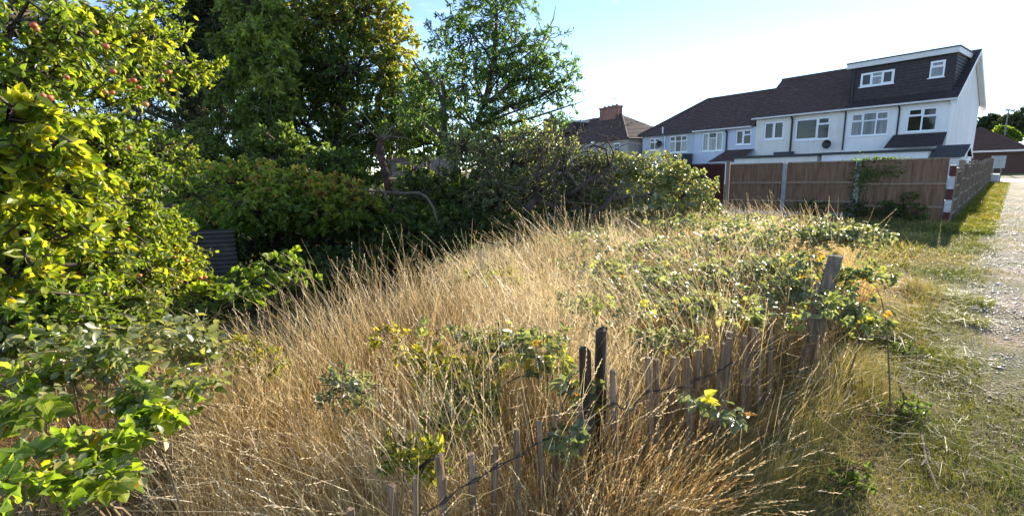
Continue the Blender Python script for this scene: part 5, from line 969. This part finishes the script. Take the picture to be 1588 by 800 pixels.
bramble('bramble with a few yellow leaves growing round the leaning post', None, [el(1320, 430, 3.5, 45, 30, 1.1), el(1340, 500, 3.1, 40, 45, 1), el(1250, 410, 3.7, 40, 30, .8), el(1370, 440, 3.7, 30, 30, .7), el(1300, 480, 3.2, 40, 35, .6), el(1285, 470, 2.95, 35, 28, .6), el(1240, 500, 2.9, 30, 22, .3) ], .066, 400, BLs, L_BRAM_GS, 10, 66, shell=.2)
bramble('single bramble spray hanging over the paling fence stakes', None, [el(1080, 610, 2.15, 16, 8, .6), el(1110, 625, 2.1, 18, 7, 1), el(1140, 642, 2.05, 16, 7, 1), el(1160, 655, 2.0, 10, 6, .6)], .085, 13, BLs, L_BRAM, 0, 67)
bramble('tall rounded bramble mound with shining leaves in front of blue houses', None, [el(960, 285, 8.6, 60, 50, 1.0), el(1010, 278, 8.6, 60, 48, 1.3), el(1058, 298, 8.5, 50, 42, 1.1), el(920, 320, 8.3, 50, 40, .8), el(985, 325, 8.1, 70, 35, 1.2), el(1080, 328, 8.2, 40, 28, .7), el(940, 260, 8.8, 40, 30, .6), el(890, 345, 8.2, 50, 30, .7), el(1020, 345, 7.8, 60, 20, .6)], .115, 3600, None, L_BRAM, 30, 68, shell=.55)
# weeds
c = at(700, 590, 2.4); shrub('yellow_weed', 'sprawling yellow-green weed in dry grass left of the bramble patch', 'weed', None, [cl(700, 590, 2.35, 55, 38, 40, .2), cl(730, 625, 2.2, 45, 42, 36, .0), cl(660, 560, 2.5, 40, 28, 24, .3), cl(745, 570, 2.45, 35, 28, 22, .35), cl(700, 660, 2.0, 45, 30, 24, .0), cl(600, 520, 2.9, 40, 16, 12, .2)], (.04, .022), L_WEED, 91, 12, r0=.006, twigr=.0015, twiglen=.8)
for lab_, x_, y_, d_, rx_, ry_, n_, sd_ in (('small green weed deep in the dry grass left of the yellow-green weed', 540, 600, 2.25, 40, 30, 20, 101), ('thin green weed among the short stakes at the lower edge', 640, 700, 1.75, 45, 30, 18, 102), ('grey-green weed in the straw above the dark fence posts', 890, 465, 3.3, 45, 16, 20, 103), ('pale green weed at the back of the dry grass below the bough', 760, 425, 4.3, 60, 14, 24, 104), ('leafy weed in the grass behind the tallest pales', 1030, 520, 2.75, 55, 16, 20, 105), ('green weed at the left edge of the dry grass beside the bramble', 400, 545, 2.9, 40, 25, 18, 106)):
    c = at(x_, y_, d_); shrub('green_weed', lab_, 'weed', None, [cl(x_-rx_*.4, y_, d_, rx_*.7, ry_, n_, .0), cl(x_+rx_*.5, y_+ry_*.4, d_-.1, rx_*.6, ry_, n_, .15)], (.04, .02), L_BRAM_GS if sd_ % 2 else L_WEED, sd_, 10, r0=.005, twigr=.0016, twiglen=.8)
# ivy on the brown fence and weeds at its foot
def wallivy(label, spots, seed, lf=.06, mat=L_UNDER):
    g = np.random.default_rng(seed); P, Nn, D = [], [], []
    for s, z, rs, rz, n, nn_ in spots:
        for _ in range(n): P.append(FF.P(s+g.normal(0, rs), nn_-abs(g.normal(0, .04)), z+g.normal(0, rz))); Nn.append(unit(-FF.n+g.normal(0, .4, 3)+np.array([0, 0, .4]))); D.append(unit(np.array([0, 0, -.7])+g.normal(0, .6, 3)))
    P, D, Nn = np.array(P), np.array(D), np.array(Nn); n = len(P); c = P.mean(0); t = thing('ivy', (c[0], c[1], 0), label, 'ivy'); v, f, r = leaves(P, D, Nn, lf*g.uniform(.6, 1.3, n), lf*g.uniform(.5, 1.1, n), np.clip(g.normal(.4, .25, n), 0, 1), .15, .15, 0); np_obj('foliage', v, f, mat, t, r)
    m = MB()
    for k in range(7):
        p0 = P[g.integers(n)]; m.tube([FF.P((p0-FF.o)@FF.u, -.03, 0), FF.P((p0-FF.o)@FF.u+.1, -.03, p0[2]*.5), p0], [.012, .009, .004], 4, False)
    m.build('stem', TWIG, t)
wallivy('ivy climbing over the brown fence from a concrete post', [(1.5, 1.66, .3, .035, 260, .05), (1.95, 1.2, .1, .28, 200, -.07), (1.75, 1.3, .12, .15, 110, -.05), (1.3, 1.35, .22, .1, 120, -.05), (1.55, 1.15, .1, .12, 60, -.05)], 92)
def footweed(label, spots, seed):
    cs = [(FF.P(s, n, z), np.array([rx, .25, rz]), nt, -.15) for s, n, z, rx, rz, nt in spots]
    shrub('weed_clump', label, 'weed', None, cs, (.07, .04), L_UNDER, seed, 12, r0=.01, twigr=.004)
footweed('dark shaded weeds at the foot of the brown fence', [(1.2, -.35, .3, .45, .3, 60), (.6, -.3, .25, .3, .28, 40), (.75, -.2, .65, .12, .2, 14), (1.9, -.35, .3, .4, .3, 50), (3.0, -.4, .3, .6, .3, 60)], 93)
for lab_, x_, y_, sd_ in (('low dark green weed on the verge below the leaning post', 1405, 545, 94), ('dark tuft of green weeds beside the dry stem on the verge', 1400, 640, 95), ('small green weed at the lower edge of the verge', 1300, 745, 96)):
    c = onz(x_, y_, .05); k_ = float((c-CAM)@AX_F); shrub('weed_clump', lab_, 'weed', None, [(c, np.array([.16, .14, .07]), 26, 0), (c+np.array([.15, .1, 0]), np.array([.1, .1, .05]), 12, .1)], (.03, .018), L_UNDER, sd_, 10, r0=.006, twigr=.002)
# dry stem lying on the verge
mb = MB(); z_ = .03
for pts in ([(1428, 662), (1432, 690), (1436, 712), (1445, 735), (1455, 760)], [(1432, 690), (1440, 700), (1443, 715)], [(1436, 712), (1428, 722)]): mb.tube([onz(x, y, z_) for x, y in pts], list(np.linspace(.007, .004, len(pts))), 5)
p0 = onz(1436, 712, 0); o = mb.build('broken_stalk', BARK_PALE, origin=tuple(p0)); tag(o, 'dry broken stem lying on the grass verge', 'stem')
